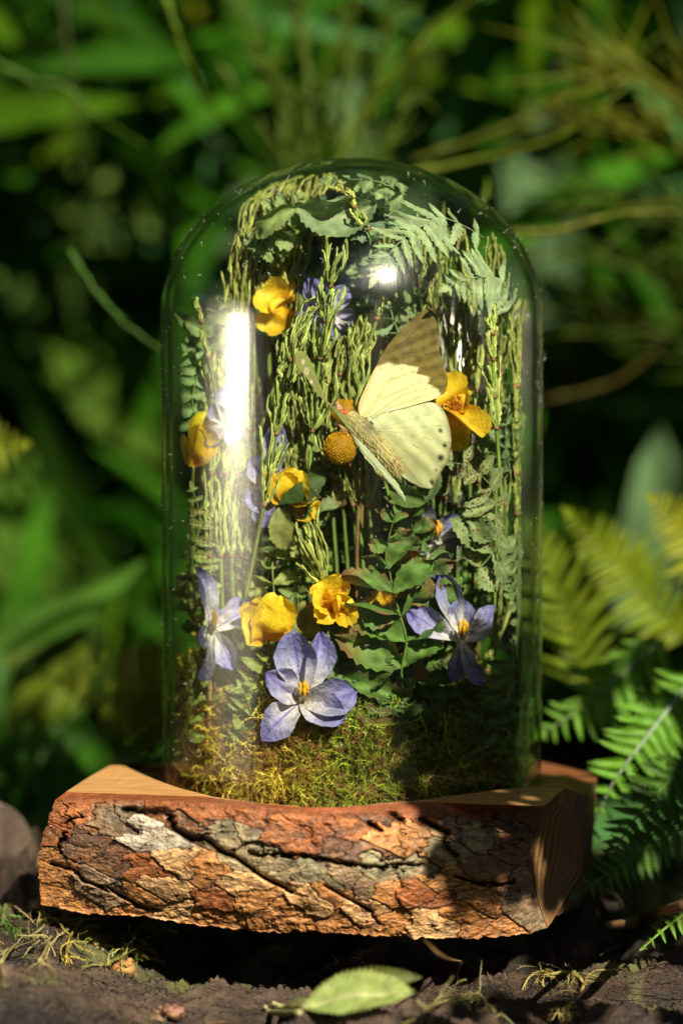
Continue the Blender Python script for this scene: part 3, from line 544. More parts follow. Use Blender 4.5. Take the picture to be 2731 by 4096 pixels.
def bflower(label, c, petals, Y, k=1., pistil=True, stem=None):
    C0 = P(c[0], c[1], Y); t = thing('blue_flower', label, 'blue flower', C0, 'dried blue star flowers')
    for (tx, ty, wd, bend, cup, dy, sd) in petals:
        T = P(tx, ty, Y+dy); mobj('petal', *blade(C0, T, wd, (rng.uniform(-.3, .3), -1, rng.uniform(-.1, .3)), bend, sd, 'lily', cup, .062, .0, 5, 26, 15, rng.uniform(-.25, .25), jit(np.array(BLU)*k, .12), mid=BLP, base=np.array(BLW), tipc=np.array((.17, .17, .48))*k, fold=.12), M_BLUE, t)
    if pistil:
        mb = MB()
        for a in range(6):
            an = a*1.05; e = C0+np.array([.12*math.cos(an)+.03, -.5, .12*math.sin(an)+.34]); mb.add(*blade(C0+[0, -.05, 0], e, .2, (0, -1, .2), .1, 0, 'cupp', .5, .02, nt=8, ns=5, col=(.75, .70, .52)))
        mb.build('corona', M_BLUE, t); mb = MB()
        for a in range(5):
            an = a*1.25; e = C0+np.array([.12*math.cos(an)+.02, -.6, .10*math.sin(an)+.56]); mb.add(*tube([e-[0, -.05, .28], e-[0, 0, .12], e], [.03, .065, .035], 7, 0, (.85, .52, .03), sub=8))
        tag(mb.build('stamens', M_PETAL, t), kind='stuff')
    if stem: mobj('stem', *tube([C0]+[P(*s) for s in stem], .07, 7, .1, (.50, .36, .16), (.35, .26, .10), sub=14), M_HORSE, t)
    return t
bflower('large blue violet star flower front and centre above the moss', (1212, 2800), [(1168, 2515, 1.32, .07, .28, -.2, 0), (1282, 2524, .95, .05, .5, .2, .06), (1062, 2690, 1.1, .16, .3, -.4, -.08), (1432, 2765, 1.15, .42, .35, -.3, .18), (1030, 2968, 1.15, .2, .25, -.6, .03), (1382, 2878, 1.15, .30, .3, -.7, .10)], -4.7, 1., True, [(1225, 2930, -4.2), (1225, 3050, -4.1)])
bflower('pale blue flower with twisted petals low at the left of the dome', (850, 2520), [(772, 2268, .95, .1, .35, .1, .02), (700, 2720, .8, .3, .4, -.3, -.22), (705, 2560, .75, .2, .4, -.2, -.1), (935, 2680, .85, .12, .35, -.3, -.1), (1010, 2405, .9, .3, .3, .3, .1), (905, 2440, .8, .2, .3, .3, .1)], -3.4, 1.2, True, [(840, 2800, -2.8), (840, 3000, -2.8)])
bflower('shaded blue flower at the lower right behind the green sprig', (1845, 2555), [(1765, 2290, .85, .05, .4, .3, .03), (2020, 2428, 1.0, .15, .3, -.1, .08), (1940, 2740, .65, .3, .4, -.1, .25), (1805, 2730, .65, .1, .4, -.2, -.05), (1625, 2440, .9, .1, .3, .2, -.08), (1850, 2400, .85, .1, .3, .3, 0)], -3.9, .95, True)
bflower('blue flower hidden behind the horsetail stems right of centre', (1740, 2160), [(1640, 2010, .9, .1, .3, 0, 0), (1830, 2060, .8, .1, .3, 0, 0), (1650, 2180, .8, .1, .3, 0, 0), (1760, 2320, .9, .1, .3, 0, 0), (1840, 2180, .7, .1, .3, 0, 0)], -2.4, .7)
bflower('violet flower behind horsetail tips near the top of the dome', (1330, 1260), [(1230, 1110, .8, .1, .3, 0, 0), (1420, 1290, .8, .1, .3, 0, 0), (1290, 1350, .9, .1, .3, 0, 0), (1380, 1140, .7, .1, .3, 0, 0), (1180, 1260, .7, .1, .3, 0, 0)], -2.7, .85, False)
bflower('blue flower left of centre behind the bright streak on the glass', (1080, 1960), [(1000, 1830, .9, .1, .3, -.1, 0), (1110, 1680, .8, .1, .3, 0, 0), (980, 2010, .9, .1, .3, 0, 0), (1060, 2120, .8, .1, .3, 0, 0), (1140, 1880, .8, .1, .3, .2, 0)], -3.5, 1.)
bflower('blue flower high at the left behind the yellow tulip shaped flower', (900, 1700), [(850, 1620, .6, .1, .3, 0, 0), (930, 1530, .8, .1, .3, 0, 0), (830, 1790, .7, .1, .3, -.2, 0), (960, 1760, .8, .1, .3, 0, 0)], -2.9, .95, False)

# ================================================================== LEAVES IN THE DOME
SAGE, GRN, BRN = (.30, .40, .20), (.085, .15, .035), (.26, .12, .055)
def frond(label, pts, n, wl, col, Y=None, name='fern_frond', cat='fern', mat=M_LEAF, serr=.3, group='dried fern fronds in the dome', lean=.45, spots=False, pw=.36, edge=None, droop=.25, k=7, taper=True, nrm=(0, -1, .2), rc=None, twoside=True, rr=.03, midc=None, prof='pinna', wild=0.):
    """pts: base -> tip of the rachis (world points); leaflets on both sides, each an object"""
    pts = np.asarray(pts, float); t = thing(name, label, cat, pts[0], group)
    ra = tube(pts, [rr, rr*.3], 6, .15, rc if rc is not None else np.asarray(col)*1.15, sub=24); mobj('rachis', *ra, M_HORSE, t)
    cp = ra[0].reshape(24, 6, 3).mean(1); tan = nz(np.gradient(cp, axis=0)); nrm = nz(nrm)
    for i in range(n):
        f = (i+.6)/n; q = f*23; a = int(q); p = cp[a]*(1-(q-a))+cp[min(a+1, 23)]*(q-a); T = tan[a]; sd = nz(np.cross(T, nrm))
        ln = wl*(np.interp(f, [0, .25, .6, 1], [.75, 1, .72, .16]) if taper else np.interp(f, [0, .1, .8, 1], [.8, 1, .8, .3]))
        for sg in ((-1, 1) if twoside else (1,)):
            l2 = ln*rng.uniform(.88, 1.1); d = nz(sd*sg+T*lean*rng.uniform(.8, 1.2)-nrm*0+np.array([0, 0, -droop*rng.uniform(.4, 1.4)])+nrm*rng.uniform(-.2, .25)); e = p+d*l2
            n3 = nz(nrm+rng.normal(0, .18+wild*.5, 3)); e = e+rng.normal(0, 1, 3)*l2*.22*wild; b = blade(p, e, l2*pw*(1+wild*rng.uniform(-.25, .35)), n3, rng.uniform(-.04, .14)+wild*rng.uniform(-.1, .35), sg*-.05+wild*rng.uniform(-.2, .2), prof, .15+wild*rng.uniform(-.2, .5), .05+.05*wild, serr, k, 22 if serr < .35 else 44, 7, rng.uniform(-.3, .3), jit(col, .15), mid=np.asarray(col)*(1.35 if midc is None else midc), edge=edge, tipc=edge if edge is not None and rng.random() < .5 else None, fold=.15)
            o = mobj('leaflet', *b, mat, t)
            if spots and l2 > .5:
                s = MB(); Vb = b[0].reshape(-1, 7, 3)
                for q_ in range(3, len(Vb)-5, 4):
                    for w_ in (2, 4): s.add(*ball(Vb[q_, w_]+nrm*.015, .035, 4, col=(.34, .13, .05)))
                tag(s.build('spore_spots', M_LEAF, o), kind='stuff')
    if n: mobj('leaflet', *blade(cp[-2], cp[-1]+tan[-1]*wl*.25, wl*.2, nrm, 0, 0, 'pinna', .1, .02, serr, 5, 14, 7, 0, jit(col, .1)), mat, t)
    return t
pp = lambda L: [P(*q) for q in L]
frond('large pale sage fern frond pressed against the upper right of the dome', pp([(2010, 905, -3.3), (1840, 800, -4.1), (1740, 855, -4.4), (1640, 930, -4.6), (1560, 1010, -4.7), (1500, 1110, -4.8)]), 13, 1.55, SAGE, pw=.36, droop=.5, lean=.3, k=6, serr=.34, wild=.3)
frond('smaller pale sage fern frond curling down at the right shoulder of the dome', pp([(2085, 1230, -3.0), (2030, 1120, -3.4), (1950, 1105, -3.9), (1860, 1120, -4.1), (1790, 1150, -4.3)]), 10, 1.35, SAGE, pw=.40, droop=.5, lean=.2, k=6, serr=.34, wild=.3)
frond('spotted grey green fern frond curling beside the right glass wall', pp([(1900, 2290, -3.3), (1975, 2200, -3.6), (2005, 2080, -3.8), (1975, 1960, -3.9), (1880, 1870, -3.9), (1800, 1850, -3.9)]), 9, 1.3, (.21, .28, .11), spots=True, pw=.7, lean=.2, droop=.3, prof='leaf', serr=.25, wild=.6)
frond('dull green fern frond hanging along the lower right glass wall', pp([(2080, 2120, -2.7), (2110, 2250, -2.8), (2100, 2400, -2.8), (2075, 2560, -2.8)]), 8, 1.0, (.15, .22, .08), pw=.7, lean=.2, prof='leaf', serr=.25)
frond('green leafy sprig with brown edged toothed leaflets in front right of centre', pp([(1640, 2880, -3.7), (1605, 2700, -3.9), (1625, 2560, -4.2), (1590, 2430, -4.3), (1560, 2300, -4.3), (1550, 2180, -4.2), (1580, 2060, -4.1)]), 8, 2.05, (.11, .21, .04), pw=.60, lean=.65, droop=.05, edge=BRN, rr=.045, k=7, serr=.3, prof='leaf', wild=.75)
frond('curled leafy sprig at the very top behind the butterfly wing tip', pp([(1620, 2140, -3.), (1600, 2020, -3.), (1640, 1930, -3.1)]), 5, .9, (.11, .17, .045), pw=.55, lean=.5, droop=0., edge=BRN)
frond('pale green curling fern frond along the left glass wall above the yellow flower', pp([(800, 1720, -2.2), (770, 1600, -2.3), (790, 1480, -2.2), (745, 1400, -2.0)]), 7, 1.05, (.22, .33, .13), pw=.5, lean=.3)
frond('pale green frond with rust spots below the yellow flower at the left wall', pp([(790, 2440, -2.8), (770, 2260, -2.9), (800, 2080, -2.9), (770, 1950, -2.6)]), 9, .95, (.25, .32, .10), spots=True, pw=.55, lean=.3)
frond('yellowish spotted leaf sprig low at left behind the yellow cup flower', pp([(1010, 2960, -3.5), (1000, 2800, -3.7), (1050, 2680, -3.9), (1080, 2600, -4.0)]), 7, .95, (.23, .27, .06), spots=True, pw=.5, lean=.4)
frond('grey green broad leaf sprig right behind the front blue flower', pp([(1310, 2900, -3.7), (1350, 2700, -3.9), (1340, 2560, -3.9), (1330, 2470, -3.8)]), 5, 1.3, (.11, .19, .07), pw=.62, lean=.5, droop=.0)
frond('small dark spotted leaf sprig low at the centre above the moss', pp([(1480, 3000, -4.2), (1500, 2880, -4.4), (1530, 2800, -4.5)]), 4, .8, (.10, .17, .05), spots=True, pw=.7, lean=.4, droop=.0)
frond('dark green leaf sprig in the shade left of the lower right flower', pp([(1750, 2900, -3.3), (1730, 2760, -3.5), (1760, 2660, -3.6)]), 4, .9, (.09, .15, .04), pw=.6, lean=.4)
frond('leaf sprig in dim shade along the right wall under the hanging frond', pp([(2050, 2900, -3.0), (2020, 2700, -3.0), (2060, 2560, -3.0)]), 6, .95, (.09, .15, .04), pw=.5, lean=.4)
frond('green leaf sprig filling the gap between the two bright yellow flowers', pp([(1200, 2640, -3.2), (1210, 2500, -3.3), (1190, 2380, -3.3), (1210, 2280, -3.2)]), 4, 1.1, (.16, .22, .06), pw=.6, lean=.5, droop=0)
frond('sage green leaf spray at upper middle behind the horsetails', pp([(1480, 1330, -1.5), (1460, 1180, -1.6), (1440, 1020, -1.6), (1420, 880, -1.5)]), 7, 1.0, (.20, .30, .15), pw=.5, lean=.4, edge=None)
frond('dark sage leaf spray behind the butterfly body', pp([(1340, 1800, -1.5), (1370, 1650, -1.6), (1350, 1500, -1.6), (1380, 1380, -1.5)]), 7, .9, (.13, .22, .12), pw=.5, lean=.4)
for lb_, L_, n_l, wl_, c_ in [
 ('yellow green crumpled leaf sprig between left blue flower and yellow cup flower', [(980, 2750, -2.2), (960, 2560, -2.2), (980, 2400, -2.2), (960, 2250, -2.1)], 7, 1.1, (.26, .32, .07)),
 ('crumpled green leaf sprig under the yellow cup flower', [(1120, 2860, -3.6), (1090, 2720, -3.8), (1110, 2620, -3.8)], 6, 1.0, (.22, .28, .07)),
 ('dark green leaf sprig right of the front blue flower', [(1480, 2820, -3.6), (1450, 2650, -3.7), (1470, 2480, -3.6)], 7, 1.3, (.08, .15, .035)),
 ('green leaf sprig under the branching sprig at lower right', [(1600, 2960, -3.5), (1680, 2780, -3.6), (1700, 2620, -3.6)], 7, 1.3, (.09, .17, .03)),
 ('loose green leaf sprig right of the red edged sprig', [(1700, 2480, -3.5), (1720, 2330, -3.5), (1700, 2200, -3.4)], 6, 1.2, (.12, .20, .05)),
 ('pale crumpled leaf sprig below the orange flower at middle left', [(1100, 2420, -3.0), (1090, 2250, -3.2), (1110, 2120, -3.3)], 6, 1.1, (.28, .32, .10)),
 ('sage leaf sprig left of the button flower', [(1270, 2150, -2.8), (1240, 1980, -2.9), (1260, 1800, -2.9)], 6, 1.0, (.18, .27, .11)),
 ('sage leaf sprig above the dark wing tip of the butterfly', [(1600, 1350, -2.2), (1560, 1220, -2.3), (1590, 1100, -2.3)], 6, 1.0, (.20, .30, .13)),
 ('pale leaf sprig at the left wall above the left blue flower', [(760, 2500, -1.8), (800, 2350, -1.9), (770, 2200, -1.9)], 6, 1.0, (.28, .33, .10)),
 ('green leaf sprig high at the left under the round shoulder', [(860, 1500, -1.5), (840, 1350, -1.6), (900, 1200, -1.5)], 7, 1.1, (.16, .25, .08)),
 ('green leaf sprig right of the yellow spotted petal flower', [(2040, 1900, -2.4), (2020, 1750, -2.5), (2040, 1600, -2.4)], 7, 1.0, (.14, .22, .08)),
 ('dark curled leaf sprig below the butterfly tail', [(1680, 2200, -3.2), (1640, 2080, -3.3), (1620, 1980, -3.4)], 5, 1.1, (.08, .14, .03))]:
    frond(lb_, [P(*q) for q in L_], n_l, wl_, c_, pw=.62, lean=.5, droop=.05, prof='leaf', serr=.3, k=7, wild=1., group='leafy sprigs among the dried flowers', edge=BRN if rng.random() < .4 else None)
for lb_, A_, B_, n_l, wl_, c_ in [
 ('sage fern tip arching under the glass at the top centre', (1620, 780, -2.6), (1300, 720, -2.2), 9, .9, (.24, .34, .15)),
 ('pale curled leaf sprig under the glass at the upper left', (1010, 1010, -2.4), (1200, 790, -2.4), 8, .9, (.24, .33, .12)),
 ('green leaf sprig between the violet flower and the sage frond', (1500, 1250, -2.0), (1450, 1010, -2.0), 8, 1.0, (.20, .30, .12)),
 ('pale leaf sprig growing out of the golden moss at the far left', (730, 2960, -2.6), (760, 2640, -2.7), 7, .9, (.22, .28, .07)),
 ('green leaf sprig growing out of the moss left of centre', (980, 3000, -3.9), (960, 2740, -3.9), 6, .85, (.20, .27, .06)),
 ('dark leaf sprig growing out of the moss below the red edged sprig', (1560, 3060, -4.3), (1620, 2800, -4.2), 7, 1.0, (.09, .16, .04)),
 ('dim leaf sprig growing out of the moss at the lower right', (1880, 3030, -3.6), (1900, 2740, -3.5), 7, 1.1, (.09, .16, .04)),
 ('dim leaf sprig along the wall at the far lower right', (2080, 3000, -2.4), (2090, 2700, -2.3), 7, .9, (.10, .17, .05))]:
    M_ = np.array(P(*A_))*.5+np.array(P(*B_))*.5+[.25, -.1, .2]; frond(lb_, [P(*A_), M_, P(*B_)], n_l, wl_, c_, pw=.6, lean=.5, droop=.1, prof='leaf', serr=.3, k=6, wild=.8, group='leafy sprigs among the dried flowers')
def leafthing(label, blades, name='curled_leaf', cat='leaf', mat=M_LEAF, group=None):
    t = thing(name, label, cat, blades[0][0], group)
    for A, B, kw in blades: mobj('leaf_blade', *blade(A, B, **kw), mat, t)
    return t
leafthing('curled grey green leaf with rolled rim at the top left inside the dome', [(P(1190, 830, -2.9), P(1500, 815, -3.0), dict(wd=1.5, bend=.12, side=.28, cup=.6, rip=.09, serr=.2, k=14, nt=30, ns=11, col=(.24, .34, .17), mid=(.42, .46, .25))), (P(1180, 835, -2.9), P(1030, 960, -2.8), dict(wd=.75, bend=.3, side=.2, cup=.7, rip=.08, serr=.2, nt=24, ns=9, col=(.26, .35, .12))), (P(1230, 860, -2.7), P(1460, 780, -2.5), dict(wd=1.2, bend=-.2, cup=.5, rip=.12, serr=.2, nt=24, ns=9, col=(.14, .22, .12))), (P(1330, 860, -2.4), P(1560, 900, -2.2), dict(wd=1.6, bend=.2, cup=.5, rip=.12, serr=.2, nt=24, ns=9, col=(.16, .24, .15)))])
leafthing('dark green curled leaf wrapped over the orange flower at the middle', [(P(1110, 2020, -3.7), P(1330, 1880, -3.6), dict(wd=1.3, bend=.3, side=-.15, cup=-.5, rip=.06, serr=.1, nt=24, ns=11, col=(.05, .09, .02), nrm=(0, -.4, 1))), (P(1115, 2030, -3.8), P(1140, 2200, -3.7), dict(wd=.9, bend=.15, cup=.3, rip=.06, serr=.15, nt=20, ns=9, col=(.24, .27, .08)))])
leafthing('pale green crumpled leaf between blue flower tip and yellow flower', [(P(1215, 2560, -3.7), P(1225, 2400, -3.8), dict(wd=1.1, bend=.15, cup=.3, rip=.08, serr=.15, nt=20, ns=9, col=(.25, .26, .07))), (P(1150, 2510, -3.9), P(1175, 2370, -4.0), dict(wd=.45, bend=.2, cup=.5, nt=16, ns=7, col=(.15, .24, .09)))])
leafthing('spotted olive leaf lying below the lower left of the butterfly', [(P(1560, 1960, -3.6), P(1700, 2010, -3.8), dict(wd=.7, bend=.3, cup=.5, rip=.08, serr=.1, nt=16, ns=9, col=(.09, .15, .03))), (P(1660, 2010, -3.6), P(1760, 1890, -3.6), dict(wd=.7, bend=.2, cup=.4, rip=.06, serr=.2, nt=16, ns=9, col=(.12, .19, .07)))])

# ---- horsetail sprigs
HY, HG, HD = np.array((.66, .70, .20)), np.array((.17, .26, .05)), np.array((.10, .12, .04))
def horsetail(label, group, pts, nwh=4, nb=8, bl=2.2, spread=.28, k=1., r0=.072, sm=None):
    pts = np.asarray(pts, float); t = thing('horsetail_sprig', label, 'horsetail', pts[0], group); cc = jit(HY*k, .2); cg = jit(HG*k, .2)
    st = tube(pts, [r0, r0*.6], 8, .35, cg*1.3, cg*.7, sub=20, tw=.05); mobj('stem', *st, M_HORSE, t)
    cp = st[0].reshape(20, 8, 3).mean(1); tan = nz(np.gradient(cp, axis=0))
    for w_ in range(nwh):
        f = .25+.72*(w_+.5)/nwh; a = int(f*19); p = cp[a]; T = tan[a]
        mobj('node_sheath', *tube([p-T*.06, p, p+T*.08], [r0*1.1, r0*1.5, r0*1.2], 8, .2, (.30, .17, .08), (.2, .12, .05)), M_HORSE, t)
        e1 = nz(np.cross(T, (.2, .9, .1))); e2 = np.cross(T, e1)
        for b in range(nb):
            an = b*2*math.pi/nb+rng.uniform(-.3, .3); L_ = bl*rng.uniform(.55, 1.1)*(1-.35*f); rad = e1*math.cos(an)+e2*math.sin(an); sp = spread*rng.uniform(.6, 1.4)
            q = [p, p+(T*.9+rad*sp*1.3)*L_*.3, p+(T+rad*sp)*L_*.65+rng.normal(0, .05, 3), p+(T*1.05+rad*sp*.7)*L_+rng.normal(0, .08, 3)]
            q = [keep(v_) for v_ in q]; nn_ = 15; rad_ = r0*.72*rng.uniform(.65, 1.3, nn_); rad_[3::4] *= 1.4; rad_[-1] *= .15; rad_[0] *= .6
            Vb, Fb, Cb = tube(q, rad_, 6, .55, cc*rng.uniform(.75, 1.25), cg*rng.uniform(.6, 1.2), sub=nn_, tw=rng.uniform(-.3, .3), cap=False)
            Vb = Vb+np.repeat(rng.normal(0, .011, (nn_, 3)), 6, axis=0)+rng.normal(0, .006, Vb.shape); Cb = Cb*np.repeat(rng.uniform(.65, 1.3, (nn_, 1)), 6, axis=0)
            mobj('branch', Vb, Fb, Cb, M_HORSE, t)
    return t
def keep(p, m=.18):
    """keep a point inside the glass"""
    p = np.array(p, float); R = R0-TH-m
    if p[2] > ZC:
        q = np.array([p[0]/R, p[1]/R, (p[2]-ZC)/(HB-TH-m)]); l = np.linalg.norm(q)
        if l > 1: q /= l; p = np.array([q[0]*R, q[1]*R, ZC+q[2]*(HB-TH-m)])
    else:
        l = math.hypot(p[0], p[1])
        if l > R: p[0] *= R/l; p[1] *= R/l
    return p
def hs(label, group, L, **k): return horsetail(label, group, [keep(P(*q)) for q in L], **k)
G1, G2, G3, G4, G5 = 'horsetails leaning into the top left of the dome', 'horsetails left of the butterfly', 'upright horsetails right of the butterfly', 'horsetails along the left glass wall', 'horsetails deep in the back of the dome'
ORD = ['first', 'second', 'third', 'fourth', 'fifth', 'sixth', 'seventh', 'eighth', 'ninth']
for i in range(6):
    x = 920+i*50+rng.uniform(-15, 15); hs('pale horsetail sprig bending into the top left curve, %s from the left' % ORD[i], G1, [(x+20, 1750, -.5), (x, 1300, -1.2), (x+30+i*4, 1000, -1.6), (x+110, 760, -1.2)], nwh=4, nb=6, bl=rng.uniform(1.6, 2.8), spread=rng.uniform(.14, .34), k=rng.uniform(.85, 1.2), r0=rng.uniform(.055, .08))
hs('tall horsetail sprig with open yellowish tips just left of the butterfly wing', G2, [(1220, 2200, -3.0), (1250, 1700, -3.3), (1290, 1350, -3.8), (1330, 1080, -4.1)], nwh=5, nb=8, bl=2.0, spread=.42, k=1.15)
hs('horsetail sprig crossing the bright streak left of the button flower', G2, [(980, 2400, -3.6), (1060, 2000, -4.0), (1120, 1650, -4.2), (1180, 1380, -4.3)], nwh=5, nb=6, bl=1.9, spread=.35, k=1.15)
hs('horsetail sprig leaning right above the narrow far wing of the butterfly', G2, [(1050, 1700, -3.9), (1130, 1450, -4.2), (1230, 1250, -4.4)], nwh=2, nb=4, bl=1.5, spread=.4, k=1.2)
hs('short bright horsetail sprig beside the dark wing tip of the butterfly', G2, [(1430, 1640, -2.9), (1440, 1480, -3.0), (1490, 1330, -3.1), (1530, 1200, -3.2)], nwh=2, nb=4, bl=1.2, spread=.3, k=1.15)
hs('sprig of thin stems fanning out above the crumpled yellow flower', G2, [(1340, 2420, -3.6), (1300, 2340, -3.8), (1270, 2250, -3.9)], nwh=3, nb=6, bl=2.2, spread=.30, k=1.1)
hs('small yellow green horsetail tip under the butterfly tail', G2, [(1560, 2000, -3.6), (1530, 1900, -3.7), (1510, 1850, -3.7)], nwh=2, nb=5, bl=.8, spread=.4, k=1.1)
for i in range(9):
    x = 1120+i*42+rng.uniform(-15, 15); hs('straight green horsetail sprig in the bunch left of the butterfly, %s from the left' % ORD[i], G2, [(x+60, 2400, -2.5), (x+30, 2000, -2.6), (x, 1650, -2.9), (x+rng.uniform(-10, 50), 1400, -3.0)], nwh=int(rng.integers(3, 6)), nb=7, bl=rng.uniform(1.5, 2.3), spread=rng.uniform(.18, .4), k=rng.uniform(.7, 1.1), r0=rng.uniform(.055, .08))
for i in range(8):
    x = 1660+i*52+rng.uniform(-15, 15); hs('long straight horsetail sprig right of the butterfly, %s from the left' % ORD[i], G3, [(x, 2450, -1.8-.1*i), (x+5, 1900, -2.0), (x-10, 1450, -2.0), (x-30+rng.uniform(-20, 20), 1050, -1.8)], nwh=int(rng.integers(4, 7)), nb=7, bl=rng.uniform(2, 3), spread=rng.uniform(.08, .22), k=rng.uniform(.65, 1.), r0=rng.uniform(.05, .075))
hs('yellowish horsetail sprig with forked tip by the right glass wall', G3, [(2060, 2000, -3.6), (2030, 1700, -3.8), (2010, 1450, -3.9), (2005, 1260, -3.9)], nwh=4, nb=6, bl=1.5, spread=.38, k=1.1)
for i in range(3):
    x = 2065+i*22; hs('dull green horsetail stem following the right glass wall, %s from the left' % ORD[i], G3, [(x, 2800, -2.2), (x+8, 2200, -2.4), (x, 1700, -2.5), (x-15, 1350, -2.3)], nwh=6, nb=5, bl=1.9, spread=.12, k=.8)
for i in range(4):
    x = 860+i*44; hs('thin horsetail sprig between left wall and bright streak, %s from the left' % ORD[i], G4, [(x, 2700, -2.6), (x-20, 2200, -2.8), (x-10+i*10, 1800, -2.6), (x-25, 1500, -2.4)], nwh=5, nb=6, bl=1.7, spread=.25, k=1.0)
hs('lone horsetail tip at the left under the round glass shoulder', G4, [(870, 1600, -2.8), (830, 1400, -2.9), (800, 1230, -2.8)], nwh=2, nb=3, bl=1.0, spread=.2, k=1.1)
hs('horsetail sprig with flowering tip hanging at the top centre of the dome', G1, [(1530, 1030, -3.4), (1480, 930, -3.4), (1400, 800, -3.2), (1350, 740, -3.)], nwh=3, nb=6, bl=.8, spread=.4, k=1.1)
for i in range(54):
    a = rng.uniform(.1, math.pi-.1); R = rng.uniform(.5, 4.6); x, y = R*math.cos(a)*1.15, R*math.sin(a)*.8-1.2; h = rng.uniform(10, 17.5)
    horsetail('dim green horsetail stem standing at the back of the dome', G5, [keep((x*.8, y, 1)), keep((x, y, h*.4)), keep((x+rng.uniform(-.4, .4), y, h*.75)), keep((x+rng.uniform(-.8, .8), y, h))], nwh=6, nb=6, bl=2.4, spread=.16, k=rng.uniform(.6, 1.1))
# back foliage clump leaves, dark, that fill the middle of the bouquet
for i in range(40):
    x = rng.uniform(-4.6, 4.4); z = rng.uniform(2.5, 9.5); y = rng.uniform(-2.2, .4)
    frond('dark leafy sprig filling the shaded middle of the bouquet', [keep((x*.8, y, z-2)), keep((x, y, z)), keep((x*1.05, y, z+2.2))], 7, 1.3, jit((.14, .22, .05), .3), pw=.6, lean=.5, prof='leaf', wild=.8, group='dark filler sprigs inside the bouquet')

# ================================================================== MOSS
def moss_strands(n, fpos, fcol, ln=(.5, 1.3), wd=.035, leaf=.10, grav=.25, seg_=9):
    Vs, Cs, Fs = [], [], []; o = 0
    for i in range(n):
        p, nr = fpos(); p = np.array(p, float); d = nz(np.array(nr)+rng.normal(0, .6, 3)); L_ = rng.uniform(*ln); c = jit(fcol(p), .25); curl = rng.normal(0, .45, 3); st = L_/seg_
        pts = [p]
        for s in range(seg_): d = nz(d+curl*.35+rng.normal(0, .18, 3)+np.array([0, 0, -grav*.3])); p = p+d*st; pts.append(p)
        pts = np.array(pts); tan = nz(np.gradient(pts, axis=0)); sd = nz(np.cross(tan, rng.normal(0, 1, 3))); w_ = (wd*np.linspace(1, .4, len(pts)))[:, None]
        V = np.empty((2*len(pts), 3)); V[0::2] = pts-sd*w_*.5; V[1::2] = pts+sd*w_*.5; k = len(pts)
        F = [(2*j, 2*j+1, 2*j+3, 2*j+2) for j in range(k-1)]
        lv = []; m0 = 2*k
        for j in range(1, k):
            for sg in (-1, 1):
                e = pts[j]+tan[j]*leaf*.8+sd[j]*sg*leaf*.55+rng.normal(0, leaf*.2, 3); lv += [pts[j]-tan[j]*leaf*.18, pts[j]+tan[j]*leaf*.22, e]; F.append((m0, m0+1, m0+2)); m0 += 3
        V = np.vstack([V, lv]); Vs.append(V); Cs.append(np.tile(c, (len(V), 1))*rng.uniform(.85, 1.15, (len(V), 1))); Fs += [tuple(q+o for q in f) for f in F]; o += len(V)
    return np.vstack(Vs), Fs, np.vstack(Cs)
def ztop(x): return (1+.22*math.sin(x*2.3)+.18*math.sin(x*5.1+1))*np.interp(x, [-5.6, -4.5, -3.2, -2.2, -1.0, 0, 1, 2.2, 4, 5.6], [3.2, 4.0, 3.6, 2.7, 2.2, 2.1, 2.1, 2.6, 3.0, 2.8])
def moss_p():
    x = rng.uniform(-5.35, 5.35); z = rng.uniform(0, 1)**.9*ztop(x); fr = min(1, z/ztop(x)); R = 5.5-1.2*fr**2-rng.uniform(0, .4)-.7*abs(fbm(x*1.2, z*1.2, 3))
    x = np.clip(x, -R*.99, R*.99); y = -math.sqrt(max(R*R-x*x, 0)); return (x, y, z+.05), (x/R*.4, y/R*.8, .5)
def moss_c(p):
    q = np.interp(p[0], [-5.5, -2.4, -1.6, -.4, 2, 5], [0, 0, .5, 1, 1, 1]); a = np.array((.80, .62, .08)); b = np.array((.27, .33, .035)); c = (a*(1-q)+b*q)*(1+1.1*fbm(p[0]*1.3, p[2]*1.6, 8))
    if rng.random() < .28: c = np.array((.24, .11, .04))
    if fbm(p[0]*.9, p[2]*.9, 5) > .15 and p[0] < -1.2 and p[0] > -3.4: c = c*.4+np.array((.26, .12, .04))*.6
    return c
def moss_p2():
    while 1:
        x, y = rng.uniform(-5, 5), rng.uniform(-5, 4)
        if math.hypot(x, y) < 5: break
    return (x, y, ztop(x)*.85), (0, -.2, 1)
V1, F1, C1 = moss_strands(8500, moss_p, moss_c, (.4, 1.3), .045, .12); V2, F2, C2 = moss_strands(900, moss_p2, moss_c, (.4, 1.0))
mb = MB(); mb.add(clampv(V1), F1, C1); mb.add(clampv(V2), F2, C2); tag(mb.build('moss', M_MOSS, smooth=False), 'golden and green dried moss mounded around the bottom of the dome', 'moss', kind='stuff')
# soil core under the moss
na_, nr_ = 60, 12; V = []
for i in range(nr_):
    f = i/(nr_-1); R = 5.1*(1-f**2.2)+.01
    for j in range(na_):
        a = 2*math.pi*j/na_; x, y = R*math.cos(a), R*math.sin(a); V.append((x, y, f**.7*ztop(x)*.9+.1*fbm(x, y)*f))
tag(mobj('moss_bed', V, [(i*na_+j, i*na_+(j+1) % na_, (i+1)*na_+(j+1) % na_, (i+1)*na_+j) for i in range(nr_-1) for j in range(na_)], (.06, .035, .015), M_SOIL), 'dark brown soil bed heaped under the moss in the dome', 'soil bed', kind='stuff')

